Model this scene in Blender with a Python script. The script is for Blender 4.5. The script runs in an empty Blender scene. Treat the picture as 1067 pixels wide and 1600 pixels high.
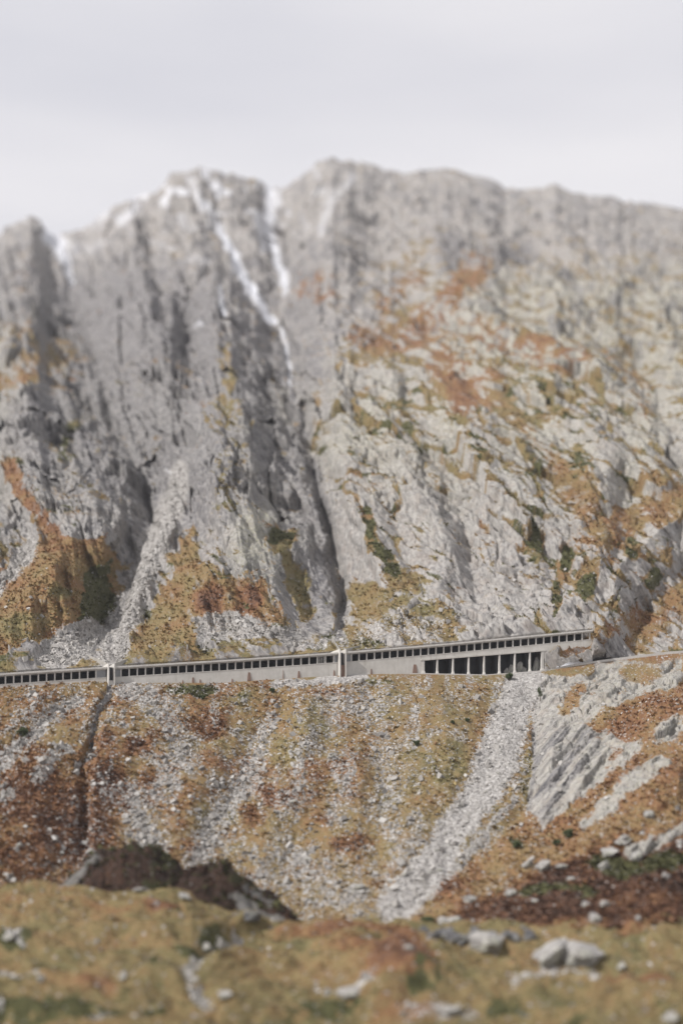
import bpy, math, random
import numpy as np
from mathutils import Vector
random.seed(7); rng = np.random.default_rng(11)
S = bpy.context.scene; COL = S.collection

# ------------------------------------------------------------------ camera
F = 2222.0; CU = 533.5; HV = 1300.0          # focal length in photo pixels, centre column, horizon row
cd = bpy.data.cameras.new("camera"); cam = bpy.data.objects.new("camera", cd); COL.objects.link(cam)
cam.location = (0, 0, 0); cam.rotation_euler = (math.radians(90), 0, 0)
cd.sensor_fit = 'VERTICAL'; cd.sensor_height = 36; cd.sensor_width = 24; cd.lens = 50
cd.shift_y = 0.3125; cd.clip_start = 0.5; cd.clip_end = 20000
cd.dof.use_dof = True; cd.dof.focus_distance = 540; cd.dof.aperture_fstop = 0.0105
S.camera = cam
# ------------------------------------------------------------------ sky, sun, exposure
SUN_EL = math.radians(38); SUN_AZ = math.radians(-62)   # azimuth from +Y is behind the mountain; sun stands left and behind the camera
sdir = Vector((-0.84, -0.52, 0.0)).normalized() * math.cos(SUN_EL) + Vector((0, 0, math.sin(SUN_EL)))
sl = bpy.data.lights.new("sun", 'SUN'); sl.energy = 5.0; sl.angle = math.radians(1.0); sl.color = (1.0, 0.965, 0.94)
so = bpy.data.objects.new("sun", sl); COL.objects.link(so); so.rotation_euler = sdir.to_track_quat('Z', 'Y').to_euler(); so.location = (-300, -200, 400)
W = bpy.data.worlds.new("World"); S.world = W; W.use_nodes = True
nt = W.node_tree; nt.nodes.clear()
def N(t, typ, **kw):
    n = t.nodes.new(typ)
    for k, v in kw.items():
        if k in n.inputs.keys() if isinstance(k, str) else False: n.inputs[k].default_value = v
        else: setattr(n, k, v)
    return n
out = N(nt, 'ShaderNodeOutputWorld'); bg = N(nt, 'ShaderNodeBackground'); bg.inputs['Strength'].default_value = 0.1
sky = N(nt, 'ShaderNodeTexSky'); sky.sky_type = 'NISHITA'; sky.sun_disc = False
sky.sun_elevation = SUN_EL; sky.sun_rotation = math.atan2(sdir.x, sdir.y) % (2*math.pi)
tc = N(nt, 'ShaderNodeTexCoord'); mp = N(nt, 'ShaderNodeMapping'); mp.inputs['Scale'].default_value = (1.1, 1.0, 5.5); mp.inputs['Rotation'].default_value = (0, math.radians(-24), 0)
nz = N(nt, 'ShaderNodeTexNoise'); nz.inputs['Scale'].default_value = 2.2; nz.inputs['Detail'].default_value = 3.0; nz.inputs['Roughness'].default_value = 0.45
cr = N(nt, 'ShaderNodeValToRGB'); e = cr.color_ramp.elements
e[0].position = 0.32; e[0].color = (6.5, 6.5, 7.0, 1); e[1].position = 0.68; e[1].color = (8.1, 7.95, 8.15, 1)
mx = N(nt, 'ShaderNodeMixRGB'); mx.inputs[0].default_value = 0.965
nt.links.new(tc.outputs['Generated'], mp.inputs['Vector']); nt.links.new(mp.outputs[0], nz.inputs['Vector']); nt.links.new(nz.outputs['Fac'], cr.inputs[0])
nt.links.new(sky.outputs[0], mx.inputs[1]); nt.links.new(cr.outputs[0], mx.inputs[2]); nt.links.new(mx.outputs[0], bg.inputs[0]); nt.links.new(bg.outputs[0], out.inputs[0])
S.view_settings.view_transform = 'Standard'; S.view_settings.look = 'None'; S.view_settings.exposure = 0.09; S.view_settings.gamma = 1.0
S.cycles.max_bounces = 5; S.cycles.diffuse_bounces = 3; S.cycles.volume_bounces = 1

# ------------------------------------------------------------------ numpy noise
def h2(ix, iy, s):
    h = (ix.astype(np.int64)*374761393 + iy.astype(np.int64)*668265263 + s*1442695041) & 0xffffffff
    h = ((h ^ (h >> 13))*1274126177) & 0xffffffff
    h = ((h ^ (h >> 16))*2246822519) & 0xffffffff
    return ((h ^ (h >> 15)) & 0xffffff).astype(np.float32)/16777215.0
def vnoise(x, y, s=0):
    ix = np.floor(x); iy = np.floor(y); fx = (x-ix).astype(np.float32); fy = (y-iy).astype(np.float32)
    fx = fx*fx*(3-2*fx); fy = fy*fy*(3-2*fy)
    a = h2(ix, iy, s); b = h2(ix+1, iy, s); c = h2(ix, iy+1, s); d = h2(ix+1, iy+1, s)
    return (a+(b-a)*fx) + ((c+(d-c)*fx)-(a+(b-a)*fx))*fy
def fbm(x, y, s=0, o=4, g=0.5):
    r = 0; a = 1; t = 0
    for k in range(o):
        r = r + a*vnoise(x, y, s+k*17); t += a; a *= g; x, y = x*1.97+y*0.31, y*1.97-x*0.31
    return r/t                                  # 0..1
def ridged(x, y, s=0, o=4):
    r = 0; a = 1; t = 0
    for k in range(o):
        r = r + a*(1-np.abs(2*vnoise(x, y, s+k*13)-1)); t += a; a *= 0.5; x, y = x*2.03+y*0.2, y*2.03-x*0.2
    return r/t
def facet(x, y, s=0, tilt=1.0, off=0.5):        # tilted planes over voronoi cells: broken rock
    ix = np.floor(x); iy = np.floor(y); best = np.full(x.shape, 9.0, np.float32); second = best.copy()
    val = np.zeros(x.shape, np.float32)
    for dx in (-1, 0, 1):
        for dy in (-1, 0, 1):
            cx = ix+dx; cy = iy+dy
            px = cx + h2(cx, cy, s); py = cy + h2(cx, cy, s+5)
            ex = (x-px).astype(np.float32); ey = (y-py).astype(np.float32); d = ex*ex+ey*ey
            v = tilt*((h2(cx, cy, s+9)-.5)*2*ex + (h2(cx, cy, s+11)-.5)*2*ey) + off*(h2(cx, cy, s+13)-.5)
            m = d < best
            second = np.where(m, best, np.minimum(second, d))
            val = np.where(m, v, val); best = np.where(m, d, best)
    return val, np.sqrt(second)-np.sqrt(best)
def sm(a, b, x):
    t = np.clip((x-a)/(b-a), 0, 1); return t*t*(3-2*t)
def poly_dist(U, V, pts):                       # distance to a polyline, signed side (+ = right side looking down), fraction along
    best = np.full(U.shape, 1e9, np.float32); side = np.zeros(U.shape, np.float32); along = np.zeros(U.shape, np.float32)
    L = [math.dist(pts[i], pts[i+1]) for i in range(len(pts)-1)]; T = sum(L); acc = 0
    for i in range(len(pts)-1):
        (x0, y0), (x1, y1) = pts[i], pts[i+1]; dx, dy = x1-x0, y1-y0
        t = np.clip(((U-x0)*dx+(V-y0)*dy)/(dx*dx+dy*dy), 0, 1)
        ex = U-(x0+t*dx); ey = V-(y0+t*dy); d = np.sqrt(ex*ex+ey*ey)
        m = d < best; best = np.where(m, d, best)
        side = np.where(m, np.sign((U-x0)*dy-(V-y0)*dx), side); along = np.where(m, (acc+t*L[i])/T, along); acc += L[i]
    return best, side, along
def stroke(U, V, pts, w0, w1=None, soft=0.5):
    w1 = w0 if w1 is None else w1
    d, s, t = poly_dist(U, V, pts); w = w0+(w1-w0)*t
    return 1-sm(w*(1-soft), w*(1+soft), d)
def blob(U, V, u, v, ru, rv, ang=0, soft=0.45):
    c, s = math.cos(math.radians(ang)), math.sin(math.radians(ang))
    x = ((U-u)*c+(V-v)*s)/ru; y = (-(U-u)*s+(V-v)*c)/rv
    return 1-sm(1-soft, 1+soft, np.sqrt(x*x+y*y))
def poly(U, V, pts, soft=8):
    ins = np.zeros(U.shape, bool); n = len(pts)
    for i in range(n):
        x0, y0 = pts[i]; x1, y1 = pts[(i+1) % n]
        c = ((y0 > V) != (y1 > V)); xx = (x1-x0)*(V-y0)/((y1-y0) if y1 != y0 else 1e-9)+x0
        ins ^= c & (U < xx)
    d, _, _ = poly_dist(U, V, pts+[pts[0]])
    return sm(-soft, soft, np.where(ins, d, -d))
def pw(u, pts):
    return np.interp(u, [p[0] for p in pts], [p[1] for p in pts])

# ------------------------------------------------------------------ lines of the place (photo column -> row)
RIDGE = [(-400,430),(-180,392),(-90,400),(-20,372),(0,364),(20,352),(36,341),(50,337),(62,344),(74,362),(95,368),(130,361),(155,338),(185,322),(220,307),(252,293),(268,272),(290,270),(312,260),(335,270),(372,275),(400,281),(425,293),(450,294),(470,276),(495,254),(520,247),(550,251),(580,257),(600,265),(640,268),(690,265),(722,268),(760,278),(790,291),(830,297),(868,290),(900,301),(925,307),(960,312),(1000,317),(1040,323),(1067,330),(1160,352),(1300,375),(1500,420)]
ROOF = [(-200,1070),(0,1052.5),(150,1043),(190,1041),(360,1031),(520,1020),(548,1018),(640,1010.6),(700,1005.5),(920,984.5),(960,980)]
BASE = [(-200,1090),(0,1075),(150,1064),(172,1067),(190,1067),(350,1067),(420,1062),(520,1056),(600,1053),(661,1053),(760,1055),(846,1049),(880,1043),(940,1034),(1000,1027),(1040,1022),(1067,1020),(1240,1004),(1500,980)]
MEADOW = [(-400,1400),(0,1392),(150,1388),(300,1396),(400,1436),(460,1444),(560,1437),(650,1446),(760,1441),(840,1436),(920,1422),(1067,1412),(1300,1400)]
def Yg(u): return 500+0.08*u
def P(u, v, Y): return np.array([(u-CU)/F*Y, Y, (HV-v)/F*Y])
NC = 1010; U1 = np.linspace(-170, 1240, NC)

def relief(U, V):
    r = np.zeros(U.shape, np.float32)
    wu = U+26*(fbm(U/70, V/70, 3, 3)-.5); wv = V+26*(fbm(U/70, V/70, 8, 3)-.5)
    def gul(pts, depth, wl, wr, p=1.0, fade=(0.0, 1.0)):
        nonlocal r
        d, s, t = poly_dist(wu, wv, pts)
        w = np.where(s > 0, wr, wl)
        k = np.clip(1-d/w, 0, 1)**p
        k = k*sm(-0.001, 0.12, t) if fade[0] else k
        r = r + depth*k
    # + = further away (gully), - = nearer (rib); left side of a gully faces right and is in shade
    gul([(440,300),(445,380),(457,470),(462,600),(482,720),(502,800),(530,900),(541,1010)], 0.052, 95, 60, 0.9)
    gul([(470,640),(484,720),(503,800),(531,900),(541,1010)], 0.014, 13, 11); gul([(150,580),(200,700),(238,815)], 0.012, 16, 14); gul([(95,375),(112,470),(150,580)], .012, 22, 18)
    gul([(330,300),(352,370),(385,440),(430,510),(455,590)], 0.022, 40, 25)
    gul([(95,375),(112,470),(150,580),(200,700),(238,815),(205,920),(175,1020)], 0.062, 120, 110, 0.9)
    gul([(292,520),(300,600),(285,700),(262,790)], 0.035, 75, 40)
    gul([(225,390),(260,470),(300,560)], 0.03, 26, 70)
    gul([(-60,600),(0,760),(50,850),(20,900),(-20,960)], 0.03, 90, 40)
    gul([(560,330),(600,450),(680,560),(760,620),(850,720),(890,800),(880,900)], 0.016, 50, 50)
    gul([(640,620),(700,760),(740,900),(745,990)], 0.013, 40, 45)
    gul([(560,640),(600,760),(650,900)], 0.012, 35, 45)
    gul([(800,600),(860,660),(900,720)], 0.012, 30, 60)
    gul([(700,375),(730,430)], 0.012, 25, 25); gul([(800,390),(900,430)], 0.012, 25, 20)
    gul([(1000,560),(1040,680),(1067,760)], 0.018, 40, 50)
    gul([(960,860),(930,940),(925,1000),(900,1030)], 0.004, 25, 40)
    gul([(1080,880),(1000,960),(985,1020)], 0.007, 30, 30)
    gul([(148,1010),(180,930),(186,860)], 0.014, 45, 20)
    gul([(282,725),(268,800),(240,880),(204,960),(182,1030)], -0.018, 34, 26)
    # ribs
    gul([(330,420),(345,560),(340,700),(345,800),(380,900),(430,985)], -0.016, 55, 60)
    gul([(195,370),(225,480),(280,640)], -0.018, 60, 40)
    gul([(30,480),(60,600),(130,740),(180,840)], -0.02, 70, 50)
    gul([(920,740),(900,860),(870,960)], -0.016, 60, 60)
    gul([(1067,800),(980,860),(940,960)], -0.016, 70, 60)
    gul([(700,380),(760,470),(860,560)], -0.010, 60, 50)
    gul([(520,250),(530,330),(520,420)], -0.012, 60, 60)
    gul([(60,870),(120,900),(140,960),(110,1010)], -0.012, 60, 30)
    th = math.radians(29); c = wu*math.cos(th)-wv*math.sin(th); a = wu*math.sin(th)+wv*math.cos(th)
    r = r*1.6+0.024*(ridged(c/60, a/300, 911, 3)-.6)+0.007*(ridged(c/19, a/120, 915, 3)-.6)
    th = math.radians(17); c = wu*math.cos(th)-wv*math.sin(th); a = wu*math.sin(th)+wv*math.cos(th)
    r = r+sm(560, 480, U)*(.026*(ridged(c/34, a/120, 921, 4)-.6)+.008*(ridged(c/14, a/60, 925, 3)-.6)+.017*sm(850, 740, V)*facet(c/34, a/70, 927, .9, 1.0)[0])
    return r

# ------------------------------------------------------------------ grids
def normals(X, Y, Z):
    G = np.stack([X, Y, Z], -1).astype(np.float32)
    a = np.gradient(G, axis=1); b = np.gradient(G, axis=0)
    n = np.cross(a, b); n /= np.linalg.norm(n, axis=-1, keepdims=True)+1e-9
    return np.where(n[..., 1:2] > 0, -n, n) if n[..., 2].mean() < 0 else n
def streakcoord(X, Zs, ang, stretch):
    c, s = math.cos(ang), math.sin(ang)         # ang: fall line lean
    a = X*c+Zs*s; b = -X*s+Zs*c
    return a, b/stretch

# --- the mountain above the gallery and the lower road
RM = 680
tm = np.linspace(0, 1, RM)**0.97
ub = np.repeat(U1[None, :], RM, 0)
vb = pw(U1, BASE); vr = pw(U1, RIDGE) + 7*(fbm(U1/16, U1*0+3, 5, 4)-.5) + 2.5*(ridged(U1/9, U1*0+1, 6, 2)-.6)
V = vb[None, :]+(vr-vb)[None, :]*tm[:, None]; U = ub
gy = Yg(U)
vt = pw(U, ROOF)
hasg = (U < 925)
kb = sm(922, 1000, U); v0 = vt+(vb[None, :]-vt)*kb       # the row where the open slope starts
y0 = gy+8.5-4*kb
inv = np.zeros(U.shape)
kn = [(0, None), (0.24, 596), (0.43, 700), (0.68, 960), (0.87, 1330), (1.0, 1620)]
fr = np.clip((v0-V)/(v0-vr[None, :]), 0, 1)
inv = np.interp(fr.ravel(), [k[0] for k in kn], [1/508.5]+[1/k[1] for k in kn[1:]]).reshape(U.shape)
inv = inv + (1/y0-1/508.5)*(1-sm(0, 0.6, fr))
Yb = 1/inv
wall = sm(0, 26, v0-V)                                         # calm near the gallery
r = relief(U, V)
YM = Yb*(1+r*sm(0, 70, v0-V)*(1-0.6*sm(0.88, 1.0, fr)))
in_g = hasg & (V > vt-1.5)
rock_under = (U > 850) & (V > np.interp(U, [847, 880, 925], [1024, 1016, 1005])+4*(fbm(U/7, U*0+2, 15, 3)-.5))   # rock that carries the right end
YM = np.where(in_g, np.where(rock_under, gy-1.0+(vb[None,:]-V)*0.04, gy+10.0), YM)
YM = YM-10.5*sm(920, 926, U)*(1-sm(930, 1010, U))*(1-sm(4, 34, vt-V))*(U > 921)*sm(-4, 10, vb[None, :]-V)*(~in_g)
ws = np.where(U > 925, sm(0, 12, vb[None, :]-V), np.where(in_g, np.where(rock_under, .45, 0), sm(0, 12, v0-V)))
X0 = (U-CU)/F*YM; Z0 = (HV-V)/F*YM
# masks laid over the mountain (places of grass, scree, snow)
wU = U+34*(fbm(U/45, V/45, 21, 4)-.5)+10*(fbm(U/9, V/9, 25, 2)-.5); wV = V+34*(fbm(U/45, V/45, 31, 4)-.5)+10*(fbm(U/9, V/9, 35, 2)-.5)
grn = np.zeros(U.shape, np.float32); veg = np.full(U.shape, 0.14, np.float32); hue = 0.50+0.5*(fbm(U/60, V/60, 41, 3)-.5)
def put(mask, a, h=None, hw=0.9):
    global veg, hue, grn
    veg = veg+(a-veg)*mask
    if h is not None and h < 0.25: grn = np.maximum(grn, mask)
    elif h is not None: grn = grn*(1-mask*.8)
    if h is not None and h >= 0.25: hue = hue+(h-hue)*mask*hw
put(sm(860, 700, V)*sm(500, 620, U), 0.26, 0.45)
put(sm(700, 560, V)*sm(560, 640, U)*sm(330, 480, V), 0.36, 0.42)
put(sm(420, 330, V), 0.08)
put(blob(wU, wV, 200, 620, 150, 190, -20), 0.08)
put(stroke(wU, wV, [(405,620),(430,780),(500,960)], 38), 0.03)
put(blob(wU, wV, 45, 560, 85, 50), 0.5, 0.50); put(blob(wU, wV, 20, 590, 40, 26), 0.55, 0.6)
put(stroke(wU, wV, [(15,735),(50,790),(100,850)], 16), 0.8, 0.72)
put(stroke(wU, wV, [(120,660),(90,700),(110,710)], 10), 0.6, 0.2)
put(stroke(wU, wV, [(345,640),(360,700),(345,790)], 26), 0.48, 0.30)
put(stroke(wU, wV, [(350,540),(355,600)], 10), 0.6, 0.35)
put(blob(wU, wV, 442, 842, 26, 24), 0.9, 0.22); put(stroke(wU, wV, [(450,850),(465,910),(480,960)], 13), 0.75, 0.30)
put(poly(wU, wV, [(295,800),(320,870),(335,940),(300,1005),(205,1012),(238,950),(275,870)]), 0.78, 0.54)
put(stroke(wU, wV, [(190,1020),(300,1012),(420,1006),(520,1000)], 9), .5, .44)
put(poly(wU, wV, [(300,905),(360,900),(400,905),(450,960),(470,990),(300,985)]), 0.66, 0.60)
put(blob(wU, wV, 325, 935, 24, 20, -30), 0.95, 0.86); put(blob(wU, wV, 388, 935, 20, 22), 0.95, 0.82); put(blob(wU, wV, 382, 938, 9, 9), 0.95, 0.15)
put(poly(wU, wV, [(548,900),(600,915),(630,900),(700,945),(705,1003),(545,1010)]), 0.66, 0.42)
put(blob(wU, wV, 570, 930, 26, 25), 0.9, 0.36); put(blob(wU, wV, 690, 985, 30, 18), 0.85, 0.52)
put(stroke(wU, wV, [(572,800),(588,850),(612,900)], 11), 0.8, 0.24)
put(blob(wU, wV, 490, 455, 38, 28), 0.6, 0.74)
put(stroke(wU, wV, [(760,400),(690,480),(650,510)], 20), 0.58, 0.70); put(stroke(wU, wV, [(660,430),(600,480)], 14), 0.54, 0.66)
put(stroke(wU, wV, [(560,520),(640,530),(700,500),(760,540),(900,570)], 20), 0.55, 0.68)
put(stroke(wU, wV, [(690,560),(730,620),(760,600)], 26), 0.58, 0.74)
put(stroke(wU, wV, [(770,600),(810,665),(870,720),(900,770)], 14), 0.55, 0.56)
put(stroke(wU, wV, [(960,560),(1000,610),(1000,650)], 20), 0.46, 0.6)
put(blob(wU, wV, 905, 780, 34, 42, 20), 0.72, 0.60); put(stroke(wU, wV, [(1090,775),(1000,800),(945,835),(905,850)], 24), 0.66, 0.62)
put(poly(wU, wV, [(860,860),(960,850),(1067,830),(1300,780),(1300,1010),(1067,1015),(940,1020),(925,960),(880,960)]), 0.40, 0.56)
put(stroke(wU, wV, [(1140,900),(1000,975),(950,985)], 26), 0.66, 0.62)
for (a, b, c, d) in ((920,905,18,22),(1012,905,18,18),(868,930,10,30),(880,880,12,16),(835,850,10,24),(990,850,12,18)): put(blob(wU, wV, a, b, c, d), 0.9, 0.14)
put(poly(wU, wV, [(-60,930),(45,850),(100,845),(165,832),(196,872),(184,950),(150,1000),(55,1018),(-60,1010)]), 0.95, 0.60)
put(poly(wU, wV, [(150,880),(182,860),(186,940),(150,1003),(120,990),(128,940)], 5), 1.0, 0.10, 1.0)  # dark green puts the shade of the mound's right flank into colour
put(blob(wU, wV, 40, 985, 40, 20), 1.0, 0.30); put(blob(wU, wV, 95, 925, 14, 10), 1.0, 0.25)
put(poly(wU, wV, [(40,1045),(110,985),(150,965),(175,985),(150,1020),(90,1050)], 5), 0.12)
strip = (V > vt-26) & hasg
put(np.where(hasg, 1-sm(9, 24, vt-V+14*(fbm(U/9, V/6, 27, 3)-.5)), 0)*sm(720, 660, U), 0.58, 0.44)
put(poly(wU, wV, [(925,1000),(985,985),(1000,1022),(925,1034),(850,1049),(850,1000)], 4), 0.18)
put(stroke(wU, wV, [(935,990),(900,1010),(880,1022)], 8), 0.8, 0.6)
scr = np.zeros(U.shape, np.float32)
def add(m, a=1.0):
    global scr
    scr = np.maximum(scr, m*a)
add(stroke(wU, wV, [(276,735),(262,800),(232,880),(196,960),(175,1030)], 17, 22), 1)
add(poly(wU, wV, [(40,1045),(110,985),(150,965),(175,985),(150,1020),(90,1050)], 5), 0.9)
add(stroke(wU, wV, [(50,850),(25,890),(-10,930)], 14), 0.9)
add(poly(wU, wV, [(300,960),(360,950),(420,965),(480,985),(525,1005),(440,1003),(320,1010)]), 0.7)
add(stroke(wU, wV, [(465,600),(484,720),(505,810),(532,900),(541,1010)], 4, 9), 0.5)
add(stroke(wU, wV, [(320,1002),(440,998),(530,1000)], 7), 0.7)
add(poly(wU, wV, [(560,970),(640,960),(700,965),(690,1003),(560,1006)]), 0.35)
snow = np.zeros(U.shape, np.float32)
nU = U+14*(fbm(U/18, V/18, 51, 3)-.5); nV = V+14*(fbm(U/18, V/18, 55, 3)-.5)
for pts, a, b, k in (([(345,355),(370,410),(395,455),(424,505)], 6, 7, 1.2), ([(300,280),(318,320),(345,360)], 10, 9, .7), ([(422,290),(418,360),(432,405),(450,455)], 11, 7, 1.0),
                  ([(405,340),(412,395)], 8, 6, .9), ([(80,368),(100,395),(112,440)], 13, 5, 1.1), ([(95,385),(140,392),(165,380)], 16, 14, .62), ([(235,380),(280,398),(325,404)], 5, 8, .6),
                  ([(190,340),(215,325)], 12, 9, .8), ([(550,278),(515,320),(500,360)], 12, 9, .68), ([(436,515),(450,560),(458,605)], 4, 3, .9), ([(340,450),(352,505)], 5, 4, .9), ([(290,525),(318,510)], 5, 4, .75),
                  ([(275,345),(300,360),(325,362)], 9, 9, .6), ([(260,735),(268,745)], 3, 3, .7), ([(1020,380),(1045,410)], 4, 3, .6), ([(935,415),(945,428)], 4, 3, .7), ([(700,320),(730,325)], 8, 4, .45), ([(700,285),(760,300)], 6, 4, .4), ([(310,590),(320,600)], 4, 4, .7)):
    snow = np.maximum(snow, k*.82*stroke(nU, nV, pts, a*1.15, b*1.15, 0.95))
snow = np.maximum(snow, 0.70*sm(440, 310, V)*sm(0.44, 0.62, fbm(U/16, V/16, 61, 3))*sm(640,430,U))
snow = np.maximum(snow, 0.45*sm(450, 300, V)*sm(0.52, 0.75, fbm(U/12, V/12, 65, 3))*sm(430, 640,U))
lich = 0.38*sm(640, 540, V)*sm(390, 470, V)*sm(600, 760, U) + 0.5*sm(500,640,V)*sm(900,650,V)*fbm(U/50, V/50, 71, 3) + 0.5*blob(U, V, 420, 860, 60, 70)+0.25*blob(U, V, 50, 530, 80, 60)
dark = 0.55*blob(wU, wV, 200, 620, 170, 200, -20)+0.5*stroke(wU, wV, [(405,560),(430,700),(500,940)], 34)+0.9*blob(wU, wV, 712, 400, 26, 22)+0.7*stroke(wU, wV, [(790,400),(830,405),(900,435)], 12)+0.9*blob(wU, wV, 238, 822, 12, 16)  # rock tone; left basin and central gully wall painted dark for their shade
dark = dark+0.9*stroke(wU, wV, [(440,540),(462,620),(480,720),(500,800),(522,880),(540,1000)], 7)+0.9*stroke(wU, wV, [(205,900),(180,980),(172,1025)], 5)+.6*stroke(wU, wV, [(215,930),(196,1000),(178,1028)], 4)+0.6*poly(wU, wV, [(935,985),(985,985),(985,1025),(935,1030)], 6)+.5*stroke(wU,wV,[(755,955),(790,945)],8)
dark = dark+.75*sm(.50, .66, fbm(U/11, V/8, 77, 4))*sm(640, 520, V)*sm(1.0, .3, snow)+.35*blob(wU, wV, 240, 650, 110, 190, -25)  # mottled far rock; last term deepens the painted shade of the basin
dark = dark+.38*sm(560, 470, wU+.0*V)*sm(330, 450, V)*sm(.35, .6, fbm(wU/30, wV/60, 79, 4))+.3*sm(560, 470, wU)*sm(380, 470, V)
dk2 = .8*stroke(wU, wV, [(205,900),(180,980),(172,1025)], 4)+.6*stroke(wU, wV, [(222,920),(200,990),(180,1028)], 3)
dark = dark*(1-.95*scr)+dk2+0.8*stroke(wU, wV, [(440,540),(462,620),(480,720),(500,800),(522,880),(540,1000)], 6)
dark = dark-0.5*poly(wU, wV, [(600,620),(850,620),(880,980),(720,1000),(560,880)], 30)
veg = np.clip(veg*(1-scr*0.85), 0, 1)
rockw = np.clip(1-0.85*sm(0.45, 0.85, veg), 0.08, 1)*(1-0.95*scr)*(1-0.8*np.clip(snow, 0, 1))
# relief of broken rock
Zs = 1.35*Z0
wx = X0+12*(fbm(X0/22, Zs/22, 81, 4)-.5)+1.2*(fbm(X0/4.5, Zs/4.5, 83, 3)-.5); wz = Zs+12*(fbm(X0/22, Zs/22, 85, 4)-.5)+1.8*(fbm(X0/4.5, Zs/4.5, 87, 3)-.5)
sc_ = (YM/560.0)                                # far rock is modelled coarser
a1, b1 = streakcoord(wx, wz, math.radians(34), 3.8)
f1, e1 = facet(a1/34, b1/34, 101, 0.9, 0.55); f2, e2 = facet(a1/13, b1/13, 103, 1.0, 0.7); f3, e3 = facet(a1/5.2, b1/5.2, 107, 1.0, 0.8); f4, e4 = facet(a1/2.1, b1/1.6, 109, 1.0, 0.8)
str1 = ridged(a1/9, b1/26, 121, 4)
far = sm(600, 1100, YM)
lo = sm(.35, .65, fbm(X0/40, Zs/55, 133, 3))
disp = rockw*(f1*(7+1.5*far)+f2*(1.4+3.2*lo+.8*far)+f3*(.6+1.5*lo)+f4*(.35+.6*lo)+(str1-.6)*(5.0+1*far)+far*16*(fbm(wx/30, wz/30, 137, 5)-.5)+far*6*(ridged(wx/16, wz/26, 139, 3)-.6)) + 2.2*(fbm(X0/14, Zs/14, 131, 5)-.5)
disp -= rockw*1.5*(1-sm(0.0, 0.09, e2))*(.3+lo) + rockw*0.6*(1-sm(0, .12, e3))*lo
disp += scr*1.3*(facet(X0/1.7, Zs/1.7, 141, .5, 1.0)[0])
vegb = sm(0.3, 0.8, veg)*(1-scr)
disp += vegb*0.8*(fbm(X0/2.6, Zs/2.6, 143, 3)-.5)
disp *= ws*(1-.6*sm(.93, 1.0, fr))
grn = sm(.32, .72, grn*(.75+.0*U)+1.3*(fbm(X0/6, Zs/7, 167, 4)-.5)*(grn > .02)); hue = hue+.35*(fbm(X0/7, Zs/7, 169, 4)-.5)+.10*sm(.5,.3,hue)
grn = np.maximum(grn, .8*sm(.50, .66, fbm(X0/6, Zs/6, 163, 4))*(1-vegb)*sm(500, 620, V))
nx, ny, nzz = 0.0, -0.66, 0.75
XM = X0; YM2 = YM+disp*ny; ZM = Z0+disp*nzz
nrm = normals(XM, YM2, ZM)
ledge = sm(0.45, 0.80, nrm[..., 2])
vegf = veg+0.75*(fbm(X0/5, Zs/5, 151, 4)-.5)+0.62*(fbm(a1/9, b1/9, 157, 4)-.5)*(1-.35*vegb)+(ledge-.55)*0.5*(1-.5*vegb)+(.75*(1-sm(.02, .20, e2))+.25*(1-sm(.02, .2, e3)))*sm(.34, .58, fbm(X0/20, Zs/20, 159, 3))*(1-vegb)*sm(480, 600, V)*(1-.8*np.clip(dark, 0, 1))
# the back of the ridge
back = []
for k, (dy, dz) in enumerate(((25, -8), (80, -60), (220, -200), (500, -480))):
    back.append((XM[-1]*(1+dy/1600), YM2[-1]+dy, ZM[-1]+dz))

def grid_mesh(name, X, Y, Z, att, mat, label=None):
    R, C = X.shape
    co = np.stack([X, Y, Z], -1).reshape(-1, 3).astype(np.float32)
    i = np.arange(R*C).reshape(R, C)
    q = np.stack([i[:-1, :-1], i[:-1, 1:], i[1:, 1:], i[1:, :-1]], -1).reshape(-1, 4)
    me = mesh_np(name, co, q, mat)
    for k, arr in att.items():
        a = me.attributes.new(k, 'FLOAT_COLOR', 'POINT')
        d = np.ones((R*C, 4), np.float32); d[:, :3] = arr.reshape(-1, 3); a.data.foreach_set('color', d.ravel())
    o = bpy.data.objects.new(name, me); COL.objects.link(o); o['kind'] = 'structure'
    if label: o['label'] = label
    return o
def mesh_np(name, co, faces, mat, smooth=True):
    me = bpy.data.meshes.new(name); nf = len(faces); k = faces.shape[1]
    me.vertices.add(len(co)); me.vertices.foreach_set('co', co.astype(np.float32).ravel())
    me.loops.add(nf*k); me.loops.foreach_set('vertex_index', faces.astype(np.int32).ravel())
    me.polygons.add(nf); me.polygons.foreach_set('loop_start', np.arange(0, nf*k, k, dtype=np.int32)); me.polygons.foreach_set('loop_total', np.full(nf, k, np.int32))
    me.polygons.foreach_set('use_smooth', np.full(nf, smooth)); me.update(calc_edges=True); me.validate()
    if mat: me.materials.append(mat)
    return me

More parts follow.
